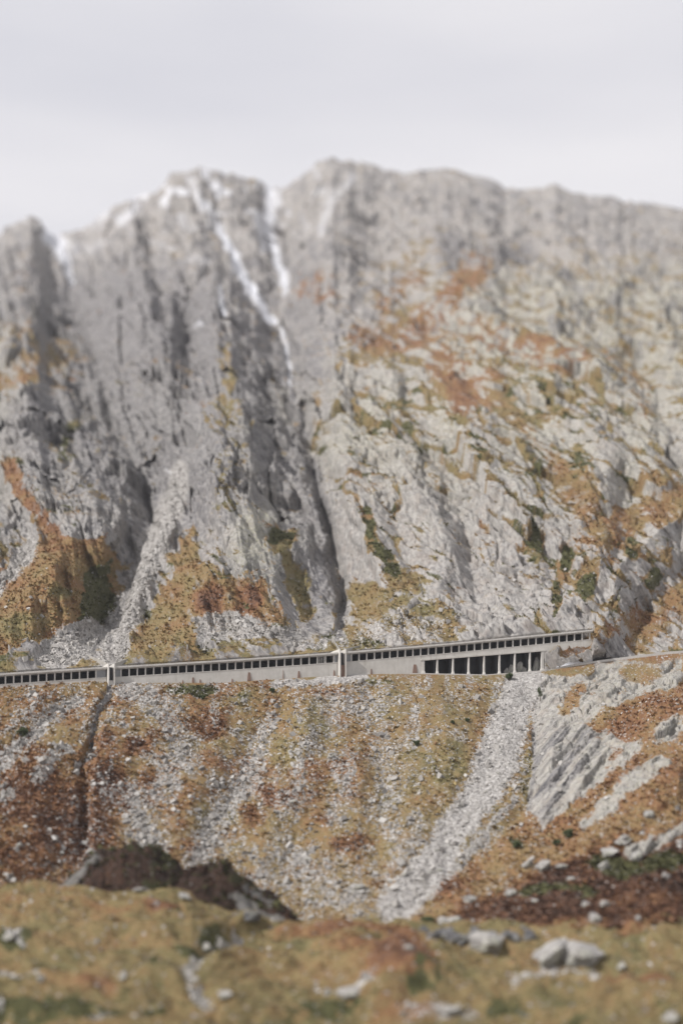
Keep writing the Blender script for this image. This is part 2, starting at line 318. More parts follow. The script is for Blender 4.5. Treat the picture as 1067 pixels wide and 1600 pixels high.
# ------------------------------------------------------------------ materials
def newmat(name, rough=0.9):
    m = bpy.data.materials.new(name); m.use_nodes = True; t = m.node_tree; t.nodes.clear()
    o = t.nodes.new('ShaderNodeOutputMaterial'); p = t.nodes.new('ShaderNodeBsdfPrincipled'); p.inputs['Roughness'].default_value = rough
    p.inputs['Specular IOR Level'].default_value = 0.2
    t.links.new(p.outputs[0], o.inputs[0]); return m, t, p
def noise(t, scale, detail=3, rough=0.55, vec=None, dist=0):
    n = t.nodes.new('ShaderNodeTexNoise'); n.inputs['Scale'].default_value = scale; n.inputs['Detail'].default_value = detail; n.inputs['Roughness'].default_value = rough; n.inputs['Distortion'].default_value = dist
    if vec is not None: t.links.new(vec, n.inputs['Vector'])
    return n.outputs['Fac']
def objco(t, scale=(1, 1, 1), rot=(0, 0, 0), tex=False):
    c = t.nodes.new('ShaderNodeTexCoord'); m = t.nodes.new('ShaderNodeMapping'); m.vector_type = 'TEXTURE' if tex else 'POINT'; m.inputs['Scale'].default_value = scale; m.inputs['Rotation'].default_value = rot
    t.links.new(c.outputs['Object'], m.inputs['Vector']); return m.outputs[0]
def mth(t, op, a, b=None, c=None, clamp=False):
    n = t.nodes.new('ShaderNodeMath'); n.operation = op; n.use_clamp = clamp
    for i, x in enumerate((a, b, c)):
        if x is None: continue
        if isinstance(x, (int, float)): n.inputs[i].default_value = x
        else: t.links.new(x, n.inputs[i])
    return n.outputs[0]
def ramp(t, fac, stops, interp='LINEAR'):
    n = t.nodes.new('ShaderNodeValToRGB'); n.color_ramp.interpolation = interp; el = n.color_ramp.elements
    while len(el) > 1: el.remove(el[-1])
    el[0].position = stops[0][0]; el[0].color = (*stops[0][1], 1)
    for p, c in stops[1:]:
        x = el.new(p); x.color = (*c, 1)
    t.links.new(fac, n.inputs[0]); return n.outputs[0]
def mixc(t, f, a, b, mode='MIX'):
    n = t.nodes.new('ShaderNodeMixRGB'); n.blend_type = mode
    for i, x in enumerate((f, a, b)):
        if isinstance(x, (int, float)): n.inputs[i].default_value = x
        elif isinstance(x, tuple): n.inputs[i].default_value = (*x, 1)
        else: t.links.new(x, n.inputs[i])
    return n.outputs[0]
def sstep(t, x, a, b):
    n = t.nodes.new('ShaderNodeMapRange'); n.interpolation_type = 'SMOOTHSTEP'; n.inputs[1].default_value = a; n.inputs[2].default_value = b
    t.links.new(x, n.inputs[0]); return n.outputs[0]
def attr(t, name):
    a = t.nodes.new('ShaderNodeAttribute'); a.attribute_name = name; s = t.nodes.new('ShaderNodeSeparateColor'); t.links.new(a.outputs['Color'], s.inputs[0]); return s.outputs
VEG = [(0.0, (.040, .043, .026)), (0.14, (.070, .071, .038)), (0.32, (.132, .119, .057)), (0.46, (.188, .145, .071)), (0.58, (.198, .134, .066)), (0.72, (.188, .099, .051)), (0.86, (.114, .060, .039)), (1.0, (.055, .034, .026))]
def terrain_mat(name, ang, gain=1.0, micro=1.0):
    m, t, p = newmat(name, 0.92)
    A = attr(t, 'ma'); B = attr(t, 'mb')
    co = objco(t); st = objco(t, (1, 1, 3.4), (0, ang, 0), True)
    n1 = noise(t, 0.9*micro, 5, 0.65, co); n2 = noise(t, 0.16*micro, 4, 0.6, co); n3 = noise(t, 0.55*micro, 4, 0.65, st, 0.4); n4 = noise(t, 2.6*micro, 3, 0.6, co)
    rk = ramp(t, n3, [(0.28, (.095, .090, .092)), (0.40, (.185, .176, .170)), (0.54, (.285, .272, .255)), (0.75, (.375, .360, .338))])
    rk = mixc(t, mth(t, 'MULTIPLY', sstep(t, n2, 0.45, 0.65), 0.32), rk, (.27, .225, .19))
    rk = mixc(t, mth(t, 'MULTIPLY', B[1], sstep(t, n1, 0.35, 0.65)), rk, (.350, .345, .215))
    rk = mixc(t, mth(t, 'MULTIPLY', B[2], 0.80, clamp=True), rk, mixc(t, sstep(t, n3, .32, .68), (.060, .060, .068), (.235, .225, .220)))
    h = mth(t, 'ADD', A[1], mth(t, 'MULTIPLY', mth(t, 'SUBTRACT', n1, 0.5), 0.55)); h = mth(t, 'ADD', h, mth(t, 'MULTIPLY', mth(t, 'SUBTRACT', n4, 0.5), 0.35))
    vg = ramp(t, h, VEG)
    C_ = attr(t, 'mc')
    gf = sstep(t, mth(t, 'ADD', C_[0], mth(t, 'ADD', mth(t, 'MULTIPLY', mth(t, 'SUBTRACT', n1, 0.5), 1.0), mth(t, 'MULTIPLY', mth(t, 'SUBTRACT', n4, 0.5), .5))), 0.45, 0.75)
    vg = mixc(t, gf, vg, mixc(t, n4, (.036, .040, .018), (.095, .092, .038)))
    tu = noise(t, 1.7*micro, 4, .7, objco(t, (1, 1, 2.2), (0, 0, 0)))
    vg = mixc(t, 1.0, vg, ramp(t, tu, [(.30, (.50, .47, .42)), (.50, (.92, .90, .86)), (.70, (1.30, 1.32, 1.34))]), 'MULTIPLY')
    # pale broken stones, their number set by the scree mask, in two sizes
    hit = None; scs = None
    for sc0 in (0.62, 1.35):
        vo = t.nodes.new('ShaderNodeTexVoronoi'); vo.inputs['Scale'].default_value = sc0*micro; t.links.new(co, vo.inputs['Vector'])
        se = t.nodes.new('ShaderNodeSeparateColor'); t.links.new(vo.outputs['Color'], se.inputs[0])
        thr = mth(t, 'SUBTRACT', mth(t, 'ADD', A[2], mth(t, 'MULTIPLY', mth(t, 'SUBTRACT', n1, .5), .9)), se.outputs[1])
        f_ = mth(t, 'MULTIPLY', sstep(t, thr, (.16 if sc0 < 1 else -.04), (.26 if sc0 < 1 else .04)), sstep(t, vo.outputs['Distance'], .78, .55))
        c0 = ramp(t, se.outputs[0], [(0.0, (.20, .19, .18)), (0.35, (.28, .265, .25)), (0.8, (.36, .345, .325)), (1.0, (.46, .445, .425))])
        scs = c0 if scs is None else mixc(t, f_, scs, c0); hit = f_ if hit is None else mth(t, 'MAXIMUM', hit, f_)
    vf = mth(t, 'ADD', A[0], mth(t, 'ADD', mth(t, 'MULTIPLY', mth(t, 'SUBTRACT', n4, 0.5), 0.6), mth(t, 'MULTIPLY', mth(t, 'SUBTRACT', n1, 0.5), 0.5))); vf = sstep(t, vf, 0.40, 0.56)
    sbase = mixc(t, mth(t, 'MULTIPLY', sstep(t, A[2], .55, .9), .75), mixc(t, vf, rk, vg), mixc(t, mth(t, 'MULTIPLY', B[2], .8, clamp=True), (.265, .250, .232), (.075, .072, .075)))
    c = mixc(t, mth(t, 'MULTIPLY', hit, mth(t, 'SUBTRACT', 1.0, mth(t, 'MULTIPLY', B[2], .75), clamp=True)), sbase, scs)
    sn = sstep(t, mth(t, 'ADD', B[0], mth(t, 'MULTIPLY', mth(t, 'SUBTRACT', n1, 0.5), 1.1)), 0.34, 0.95)
    c = mixc(t, sn, c, (.56, .57, .60))
    if gain != 1.0: c = mixc(t, 1.0, c, (gain, gain, gain), 'MULTIPLY')
    t.links.new(c, p.inputs['Base Color'])
    bp = t.nodes.new('ShaderNodeBump'); bp.inputs['Strength'].default_value = 0.55; bp.inputs['Distance'].default_value = 0.9/micro
    hh = mth(t, 'ADD', mth(t, 'MULTIPLY', n3, 1.0), mth(t, 'MULTIPLY', n4, 0.5)); hh = mth(t, 'SUBTRACT', hh, mth(t, 'MULTIPLY', vo.outputs['Distance'], mth(t, 'MULTIPLY', hit, 0.7)))
    t.links.new(hh, bp.inputs['Height']); t.links.new(bp.outputs[0], p.inputs['Normal'])
    return m
M_mount = terrain_mat('mountain_ground', math.radians(-30))
M_slope = terrain_mat('slope_ground', math.radians(38))
M_knoll = terrain_mat('knoll_ground', 0.0, 0.5, 1.1)
M_meadow = terrain_mat('meadow_ground', 0.0, 1.0, 0.8)

def masks(*a): return np.stack([np.clip(x, 0, 2) for x in a], -1)
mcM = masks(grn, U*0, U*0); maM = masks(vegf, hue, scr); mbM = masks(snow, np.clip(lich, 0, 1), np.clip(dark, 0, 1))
Xf = np.vstack([XM]+[b[0][None] for b in back]); Yf = np.vstack([YM2]+[b[1][None] for b in back]); Zf = np.vstack([ZM]+[b[2][None] for b in back])
ext = lambda a: np.concatenate([a]+[a[-1:]]*4, 0)
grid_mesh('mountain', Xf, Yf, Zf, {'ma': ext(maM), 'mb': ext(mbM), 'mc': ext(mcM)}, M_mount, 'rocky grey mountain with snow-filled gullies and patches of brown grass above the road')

# --- the slope below the gallery
RS = 400
ts = np.linspace(0, 1, RS); U = np.repeat(U1[None, :], RS, 0)
vmd = pw(U1, MEADOW)
V = vb[None, :]+(vmd+30-vb)[None, :]*ts[:, None]
fr = ts[:, None]*np.ones((1, NC))
gy = Yg(U); yt = gy-1.0
yb = 402+8*np.sin(U/160)
inv = 1/yt+(1/yb-1/yt)*fr
YS = 1/inv
wU = U+22*(fbm(U/40, V/40, 221, 4)-.5)+8*(fbm(U/8, V/8, 225, 2)-.5); wV = V+22*(fbm(U/40, V/40, 231, 4)-.5)+8*(fbm(U/8, V/8, 235, 2)-.5)
GUL = [(846,1050),(838,1100),(832,1180),(822,1262),(760,1325),(690,1380),(620,1440)]
d, s, al = poly_dist(U, V, GUL)
right = (s > 0)
spur = np.where(right | (U > 848), np.clip(d/230, 0, 1)**0.8, 0)*sm(1046, 1100, V+0*U)
slabm = poly(wU, wV, [(842,1118),(885,1112),(925,1135),(958,1172),(945,1215),(885,1262),(845,1296),(827,1262),(832,1180)], 7)
rr = -0.085*spur + 0.005*(1-sm(0, 42, d))*sm(1050, 1090, V) - 0.010*np.clip(1-np.abs(d-30)/24, 0, 1)*right*sm(1110, 1150, V)*sm(1310, 1280, V)
for pts, dep, w in (([(172,1066),(152,1140),(133,1200),(128,1320)], .012, 16), ([(575,1080),(605,1200),(590,1330)], .008, 40), ([(400,1130),(370,1230),(300,1350)], .008, 45), ([(110,1090),(40,1160),(-40,1230)], .008, 30), ([(690,1090),(700,1180),(640,1330)], -.008, 50), ([(480,1090),(470,1200),(400,1350)], -.007, 40), ([(60,1100),(60,1300)], -.006, 60), ([(1067,1200),(900,1330)], -.012, 40), ([(1000,1090),(930,1200)], .010, 30)):
    dd, _, _ = poly_dist(wU, wV, pts); rr = rr+dep*np.clip(1-dd/w, 0, 1)
YS = YS*(1+rr*sm(0, 40, V-vb[None, :]))
X0 = (U-CU)/F*YS; Z0 = (HV-V)/F*YS; Zs = 1.6*Z0
grn = np.zeros(U.shape, np.float32); veg = np.full(U.shape, 0.66, np.float32)+0.10*(fbm(U/50, V/50, 240, 3)-.5)
hue = 0.56+0.55*(fbm(U/55, V/40, 241, 4)-.5)
scr = np.zeros(U.shape, np.float32)
put(sm(210, 150, U)*sm(1120, 1200, V), 0.92, 0.76, 0.7)
put(sm(210, 170, U)*sm(1180, 1090, V), 0.72, 0.62)
put(sm(520, 600, U)*sm(840, 780, U), 0.66, 0.49, 0.6)
put(sm(1240, 1330, V)*sm(300, 420, U)*sm(800, 600, U), 0.62, 0.52, 0.6)
put((right | (U > 848)).astype(np.float32)*sm(6, 20, d), 0.80, 0.66, 0.8)
put(stroke(wU, wV, [(845,1300),(760,1360),(680,1425)], 30)*right, 0.85, 0.62)
put(poly(wU, wV, [(880,1345),(960,1325),(1300,1300),(1300,1440),(760,1445),(700,1430),(800,1380)], 10), 1.0, 0.90)
for (a, b, c, e_, h) in ((960,1350,45,16,.10),(1040,1345,40,18,.12),(850,1385,45,12,.14),(905,1398,30,12,.16),(805,1322,12,9,.16),(700,1382,30,14,.8),(1067,1385,60,14,.98),(870,1400,40,10,.92),(1020,1400,40,8,.8),(830,1215,16,40,.34),(300,1085,40,10,.22),(400,1085,40,8,.3),(580,1065,40,6,.25),(545,1310,26,14,.80),(640,1180,20,12,.36),(700,1190,30,30,.40),(790,1090,22,12,.5),(765,1130,30,18,.66),(260,1150,30,14,.66),(320,1130,34,24,.78),(430,1100,40,26,.60),(180,1230,30,40,.85),(60,1240,60,40,.82),(430,1240,30,16,.84),(120,1300,60,50,.84),(395,1270,20,20,.74),(450,1180,30,20,.42),(230,1210,20,20,.74),(220,1165,20,12,.8)):
    put(blob(wU, wV, a, b, c, e_), 0.95, h)
put(poly(wU, wV, [(838,1052),(930,1036),(1067,1028),(1067,1070),(960,1100),(900,1130),(835,1130)], 10), 0.20, 0.6)
put(stroke(wU, wV, [(1100,1070),(1010,1110),(930,1165),(905,1150)], 20), 0.85, 0.72)
put(stroke(wU, wV, [(905,1078),(880,1110)], 9), 0.7, 0.6); put(blob(wU, wV, 1000, 1050, 30, 14), 0.75, 0.55); put(stroke(wU, wV, [(850,1052),(920,1044)], 5), 0.85, 0.42)
put(slabm, 0.0); put(stroke(wU, wV, [(1030,1195),(965,1240),(912,1284)], 12, 8, .7), 0.12); put(stroke(wU, wV, [(950,1150),(990,1170),(960,1200)], 14, 10, .8), 0.3); put(stroke(wU, wV, [(1080,1285),(1020,1318),(985,1330)], 9, 6), 0.1); put(blob(wU, wV, 1045, 1140, 30, 20, -40), 0.3)
add(stroke(wU, wV, [(815,1062),(793,1140),(762,1215),(715,1290),(660,1370),(620,1425)], 31, 30, .4), 1.0)
add(stroke(wU, wV, [(800,1250),(740,1330),(650,1420)], 5, 9), 0.7)
add(stroke(wU, wV, [(560,1075),(590,1130),(610,1200),(600,1270),(640,1330)], 18, 20, .9), 0.46)
add(stroke(wU, wV, [(415,1130),(400,1180),(372,1230),(340,1280),(305,1345)], 15, 20, .9), 0.72)
add(stroke(wU, wV, [(225,1080),(270,1130),(285,1190)], 26, 22, .9), 0.62); add(stroke(wU, wV, [(205,1240),(225,1290),(230,1320)], 24, 24, .9), 0.75); add(stroke(wU, wV, [(280,1190),(250,1240)], 18, 20, .8), 0.6)
add(stroke(wU, wV, [(118,1088),(80,1115),(40,1160),(-10,1200)], 13, 14, .7), 0.8); add(stroke(wU, wV, [(100,1165),(70,1200),(55,1220)], 10, 12), 0.75); add(blob(wU, wV, 5, 1240, 14, 12), .8)
add(stroke(wU, wV, [(440,1330),(500,1370),(560,1400)], 18, 20, .9), 0.45); add(blob(wU, wV, 470, 1345, 18, 22), 0.7); add(blob(wU, wV, 545, 1395, 36, 16), .6); add(blob(wU, wV, 350, 1400, 60, 20), .35)
add(stroke(wU, wV, [(490,1140),(470,1200),(440,1260)], 12, 14, .9), 0.55); add(stroke(wU, wV, [(520,1180),(540,1250)], 12, 12, .9), 0.5)
add(stroke(wU, wV, [(430,1072),(500,1066),(570,1062)], 7), 0.95); add(blob(wU, wV, 205, 1078, 30, 12), 0.8); add(blob(wU, wV, 560, 1100, 60, 14), .5)
add(stroke(wU, wV, [(650,1110),(640,1160)], 10), 0.5); add(stroke(wU, wV, [(0,1150),(60,1090)], 5), .5); add(stroke(wU, wV, [(70,1080),(66,1110)], 3), .7)
add(0.05+0.18*sm(.35, .7, fbm(U/40, V/60, 265, 3))); add(0.46*sm(0.52, 0.72, fbm(wU/16, wV/26, 261, 4))*(1-np.clip(spur*6, 0, 1))*(1-sm(200, 120, U)*sm(1180, 1240, V)*.6))
add(stroke(wU, wV, [(880,1352),(800,1385),(740,1410),(700,1435)], 8)*.0+blob(wU, wV, 860, 1352, 26, 9)*.7+stroke(wU,wV,[(800,1368),(735,1405)],6)*.7)
CHM = stroke(wU, wV, [(815,1062),(793,1140),(762,1215),(715,1290),(660,1370),(620,1425)], 24, 34, .35)
scr = scr*(1-slabm)*np.where((right | (U > 848)) & (d > 8), .55, 1); scr = np.where(V > 1330, scr*(1-.6*(right & (d > 14))), scr)
dark = 0.9*stroke(wU, wV, [(170,1068),(152,1135),(138,1190)], 4.5, 4)+0.7*stroke(U, V, [(832,1135),(836,1190),(826,1262)], 3)+slabm*sm(.50, .60, fbm((U*0.78+V*0.62)/6, (-U*0.62+V*0.78)/130, 271, 3))*(.30+.75*stroke(wU, wV, [(905,1140),(870,1190),(835,1245)], 34))  # water line, painted shadow along the slab's left edge, dark rock bands
vegd = veg*(1-scr*.5); veg = veg*(1-sm(.75, 1.0, scr)*0.6)*(1-0.8*np.clip(dark, 0, 1)*(slabm < .5))
rockw = np.clip(1.15-1.3*sm(0.1, 0.7, veg), 0, 1)*(1-scr*.9)*(1-.55*slabm)
a1, b1 = streakcoord(X0+4*(fbm(X0/12, Zs/12, 281, 3)-.5), Zs+4*(fbm(X0/12, Zs/12, 285, 3)-.5), math.radians(-38), 3.4)
f2, e2 = facet(a1/9, b1/9, 203, .9, .6); f3, e3 = facet(a1/3.6, b1/3.6, 207, 1, .8); f4, e4 = facet(X0/1.5, Zs/1.5, 209, .9, 1.0)
rockw = rockw*(1-.8*CHM)
disp = rockw*(f2*3.6+f3*1.8+f4*.6-0.6*(1-sm(0, .12, e3))) + 5.0*(fbm(X0/16, Zs/26, 291, 5)-.5) + scr*f4*0.75*(1-.6*CHM) + slabm*(ridged((U*0.78+V*0.62)/11, (-U*0.62+V*0.78)/160, 295, 3)-.6)*4.2
disp += sm(.4, .9, veg)*(1.0*(fbm(X0/3.4, Zs/3.4, 297, 4)-.5)+.35*f4)
disp *= sm(0, 14, V-vb[None, :])
XS = X0; YS2 = YS-0.55*disp; ZS = Z0+0.83*disp
nrm = normals(XS, YS2, ZS)
vegf = veg+0.5*(fbm(X0/4.5, Zs/7, 301, 4)-.5)+0.25*(fbm(X0/1.4, Zs/1.4, 305, 2)-.5)+(sm(.35, .8, nrm[..., 2])-.6)*.35*rockw
mcS = masks(grn, U*0, U*0); maS = masks(vegf, hue+.30*(fbm(X0/5, Zs/6, 307, 4)-.5), scr); mbS = masks(U*0, 0.25*sm(700, 1000, U)+0*U, np.clip(dark, 0, 1))
SLOPE = (XS, YS2, ZS, scr, veg)
# apron on which the wall and the lower road stand
ap = [(XS[0]*(1+16/YS2[0]), YS2[0]+16, ZS[0]-.4), (XS[0]*(1+1.2/YS2[0]), YS2[0]+1.2, ZS[0]-.02)]
Xf = np.vstack([ap[0][0][None], ap[1][0][None], XS]); Yf = np.vstack([ap[0][1][None], ap[1][1][None], YS2]); Zf = np.vstack([ap[0][2][None], ap[1][2][None], ZS])
pre = lambda a: np.concatenate([a[:1]]*2+[a], 0)
grid_mesh('lower_slope', Xf, Yf, Zf, {'ma': pre(maS), 'mb': pre(mbS), 'mc': pre(mcS)}, M_slope, 'steep slope of scree streaks, brown heath and pale rubble below the gallery')

# --- the meadow in front and the ground down to the camera
RW = 250
tw = np.linspace(0, 1, RW); U = np.repeat(U1[None, :], RW, 0)
V = (vmd-2)[None, :]+(1660-(vmd-2))[None, :]*tw[:, None]
inv = 1/388+(1/306-1/388)*sm(-.25, 1.12, tw[:, None]+0*U)
YW = 1/inv
X0 = (U-CU)/F*YW; Z0 = (HV-V)/F*YW
wU = U+24*(fbm(U/60, V/25, 321, 4)-.5)+8*(fbm(U/10, V/6, 325, 2)-.5); wV = V+16*(fbm(U/60, V/25, 331, 4)-.5)+5*(fbm(U/10, V/6, 335, 2)-.5)
scr = np.zeros(U.shape, np.float32); grn = np.zeros(U.shape, np.float32); veg = np.ones(U.shape, np.float32); hue = 0.455+0.34*(fbm(U/80, V/16, 341, 5)-.5)
for (a, b, c, e_, h) in ((630,1530,52,26,.84),(655,1548,30,22,.12),(250,1416,34,9,.82),(275,1422,18,7,.2),(60,1590,140,18,.14),(250,1500,20,10,.14),(255,1562,26,12,.14),(170,1425,20,5,.6),(150,1540,40,8,.72),(410,1490,40,10,.60),(560,1480,60,9,.72),(790,1580,50,16,.12),(1000,1525,60,7,.8),(960,1450,50,9,.78),(1050,1420,60,9,.86),(700,1425,90,8,.3),(20,1475,40,12,.2),(20,1530,50,8,.22),(500,1455,70,8,.70),(520,1575,60,14,.22),(880,1570,60,14,.36),(330,1465,20,10,.2),(300,1482,26,8,.1),(640,1585,60,10,.7),(240,1590,80,8,.16),(430,1556,50,10,.4)):
    put(blob(wU, wV, a, b, c, e_, 0, .6), 1.0, h)
add(stroke(wU, wV, [(372,1462),(325,1483),(288,1512),(318,1545),(330,1562),(240,1585),(150,1598)], 7, 9), 0.78)
add(stroke(wU, wV, [(0,1530),(60,1526)], 5), .8); add(stroke(wU, wV, [(0,1460),(40,1478)], 8), .6); add(blob(wU, wV, 560, 1545, 30, 8), .7); add(blob(wU, wV, 690, 1585, 60, 12), .6); add(stroke(wU,wV,[(800,1545),(850,1530)],7),.5); add(blob(wU, wV, 890, 1510, 50, 9), .7)
add(0.22*sm(0.68, 0.80, fbm(wU/22, wV/9, 361, 3)))
scr = scr*.72
put(blob(wU, wV, 625, 1522, 50, 26, 25, .5), 1.0, .83, 1.0)
put(stroke(wU, wV, [(500,1452),(560,1446),(640,1462)], 8), 1, .76)
put(stroke(wU, wV, [(0,1412),(90,1408),(200,1425)], 5), 1, .60)
grn = sm(.3, .75, grn*.8+1.2*(fbm(U/16, V/7, 365, 4)-.5)*(grn > .02)); grn = np.maximum(grn, .7*sm(.56, .70, fbm(U/45, V/10, 367, 4))*sm(1450, 1600, V))
veg = veg*(1-scr*.95)
dark = U*0
disp = 10*(fbm(X0/20, V/22, 371, 4)-.5) + 3.6*(fbm(X0/5, V/8, 375, 4)-.5) + 6.5*blob(U, V, 632, 1525, 60, 36, 0, .9)+2.2*blob(U, V, 245, 1418, 45, 14, 0, .9)-2.4*stroke(U, V, [(372,1462),(325,1483),(288,1512),(318,1545),(330,1562),(240,1585)], 12, 14, .9)+2.5*blob(U, V, 500, 1450, 70, 10, 0, .9)+3*blob(U, V, 985, 1440, 80, 14, 0, .9) + 2.0*blob(U, V, 760, 1530, 50, 14, 0, .9)
disp = disp*sm(-0.15, .1, tw[:, None]) + scr*.7*facet(X0/1.6, V/3.0, 381, .8, 1)[0]
ZW = Z0+disp
mcW = grn.copy(); maW = masks(veg+.3*(fbm(U/8, V/4, 391, 3)-.5), hue+.22*(fbm(U/14, V/3.5, 395, 3)-.5), scr); mbW = masks(U*0, U*0+.2, dark)
# rows behind the brow (down to the foot of the slope) and in front (down into the hollow, up to the viewer)
front = [(250, -60), (180, -66), (100, -52), (40, -26), (10, -15), (0, -12), (-60, -4)]
rowsX = [X0[:1]*(398/YW[:1])]; rowsY = [YW[:1]*0+405]; rowsZ = [ZW[:1]-6]
Xf = np.vstack([rowsX[0], X0]+[(U1-CU)[None]/F*max(y, 160)*(1.0 if y > 150 else 1.4) for y, z in front])
Yf = np.vstack([rowsY[0], YW]+[np.full((1, NC), float(y)) for y, z in front])
Zf = np.vstack([rowsZ[0], ZW]+[np.full((1, NC), float(z)) for y, z in front])
pad = lambda a: np.concatenate([a[:1], a]+[a[-1:]]*len(front), 0)
grid_mesh('meadow', Xf, Yf, Zf, {'ma': pad(maW), 'mb': pad(mbW), 'mc': pad(masks(grn, U*0, U*0))}, M_meadow, 'rolling yellow-brown alpine meadow across the bottom of the valley')
MEAD = (X0, YW, ZW, scr, veg)

# ------------------------------------------------------------------ placing helpers
def project(G):
    return CU+F*G[0]/G[1], HV-F*G[2]/G[1]
PRJ = {id(G): project(G) for G in (SLOPE, MEAD)}
def on(G, u, v):
    pu, pv = PRJ[id(G)]
    j = int(np.clip(round((u-U1[0])/(U1[1]-U1[0])), 0, NC-1)); i = int(np.argmin(np.abs(pv[:, j]-v)))
    return Vector((float(G[0][i, j]), float(G[1][i, j]), float(G[2][i, j])))
def tag(o, label, cat, group=None):
    o['label'] = label; o['category'] = cat
    if group: o['group'] = group
    return o
def empty(name, loc):
    o = bpy.data.objects.new(name, None); COL.objects.link(o); o.location = loc; return o

# ------------------------------------------------------------------ concrete and mesh building
def concrete(name, base, dark_, stain, streak=1.0):
    m, t, p = newmat(name, 0.88)
    co = objco(t); st = objco(t, (1, 1, 0.12))
    n1 = noise(t, 0.35, 4, 0.6, co); n2 = noise(t, 1.1, 4, 0.65, st); n3 = noise(t, 3.0, 3, .6, co)
    c = mixc(t, sstep(t, n1, .35, .7), base, dark_)
    c = mixc(t, mth(t, 'MULTIPLY', sstep(t, n2, .52, .75), streak), c, stain)
    c = mixc(t, mth(t, 'MULTIPLY', n3, .25), c, dark_)
    t.links.new(c, p.inputs['Base Color'])
    bp = t.nodes.new('ShaderNodeBump'); bp.inputs['Strength'].default_value = .3; bp.inputs['Distance'].default_value = .1; t.links.new(n3, bp.inputs['Height']); t.links.new(bp.outputs[0], p.inputs['Normal'])
    return m
M_conc = concrete('weathered_concrete', (.50, .48, .445), (.43, .41, .375), (.27, .24, .20), .55)
M_pale = concrete('pale_concrete', (.52, .50, .465), (.44, .42, .39), (.30, .27, .23), .6)
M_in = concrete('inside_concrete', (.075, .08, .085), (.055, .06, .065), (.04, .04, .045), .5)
M_darkc = concrete('dark_concrete', (.075, .075, .08), (.05, .05, .055), (.04, .04, .04), .5)  # dark grey concrete for the upper part of the chutes
M_rust = concrete('rust_stained_concrete', (.22, .145, .11), (.15, .10, .08), (.09, .06, .05), .7)
M_blind = concrete('grey_blind_panel', (.25, .255, .26), (.20, .205, .21), (.16, .16, .16), .5)
M_road = concrete('grey_asphalt', (.13, .13, .13), (.10, .10, .10), (.08, .08, .08), .3)
M_wing = concrete('old_masonry', (.30, .285, .26), (.22, .21, .19), (.15, .13, .11), .6)
class MB:
    def __init__(s): s.v = []; s.f = []
    def hexa(s, a, b, c, d, e, f, g, h):        # a b c d bottom loop, e f g h top loop
        n = len(s.v); s.v += [tuple(x) for x in (a, b, c, d, e, f, g, h)]
        s.f += [(n, n+3, n+2, n+1), (n+4, n+5, n+6, n+7), (n, n+1, n+5, n+4), (n+1, n+2, n+6, n+5), (n+2, n+3, n+7, n+6), (n+3, n, n+4, n+7)]
    def build(s, name, mat, parent=None, bevel=0.05):
        o0 = Vector(parent.location) if parent else Vector((0, 0, 0))
        me = bpy.data.meshes.new(name); me.from_pydata([tuple(Vector(p)-o0) for p in s.v], [], s.f); me.materials.append(mat); me.update()
        o = bpy.data.objects.new(name, me); COL.objects.link(o)
        if parent: o.parent = parent
        if bevel:
            b = o.modifiers.new('bevel', 'BEVEL'); b.width = bevel; b.segments = 1; b.limit_method = 'ANGLE'
        return o
def front_pt(u, z, dy):                          # point of the gallery frame: at column u of the face, height z, dy behind the face
    y = Yg(u); x = (u-CU)/F*y; ln = math.hypot(Yg(u+1)*(u+1-CU)/F-x, 0.08); tx = (Yg(u+1)*(u+1-CU)/F-x)/ln; ty = 0.08/ln
    return (x-ty*dy, y+tx*dy, z)
def zr(u): return (HV-pw(u, ROOF))/F*Yg(u)
def zb(u): return (HV-pw(u, BASE))/F*Yg(u)
def slab(mb, u0, u1, zt0, zt1, zb0, zb1, d0, d1, n=1):
    for k in range(n):
        a = u0+(u1-u0)*k/n; b = u0+(u1-u0)*(k+1)/n; L = lambda p, q, t: p+(q-p)*t
        ta, tb = k/n, (k+1)/n
        A0, A1 = L(zb0, zb1, ta), L(zb0, zb1, tb); B0, B1 = L(zt0, zt1, ta), L(zt0, zt1, tb)
        mb.hexa(front_pt(a, A0, d0), front_pt(b, A1, d0), front_pt(b, A1, d1), front_pt(a, A0, d1), front_pt(a, B0, d0), front_pt(b, B1, d0), front_pt(b, B1, d1), front_pt(a, B0, d1))
def strip_fn(mb, us, ztop, zbot, d0, d1):        # one continuous extrusion following functions of u
    n = len(mb.v)
    for u in us:
        mb.v += [front_pt(u, zbot(u), d0), front_pt(u, ztop(u), d0), front_pt(u, ztop(u), d1), front_pt(u, zbot(u), d1)]
    for k in range(len(us)-1):
        a = n+4*k; b = a+4
        mb.f += [(a, b, b+1, a+1), (a+1, b+1, b+2, a+2), (a+2, b+2, b+3, a+3), (a+3, b+3, b, a)]
    e_ = n+4*(len(us)-1); mb.f += [(n, n+1, n+2, n+3), (e_+3, e_+2, e_+1, e_)]
FASC, OPEN = 1.05, 2.8
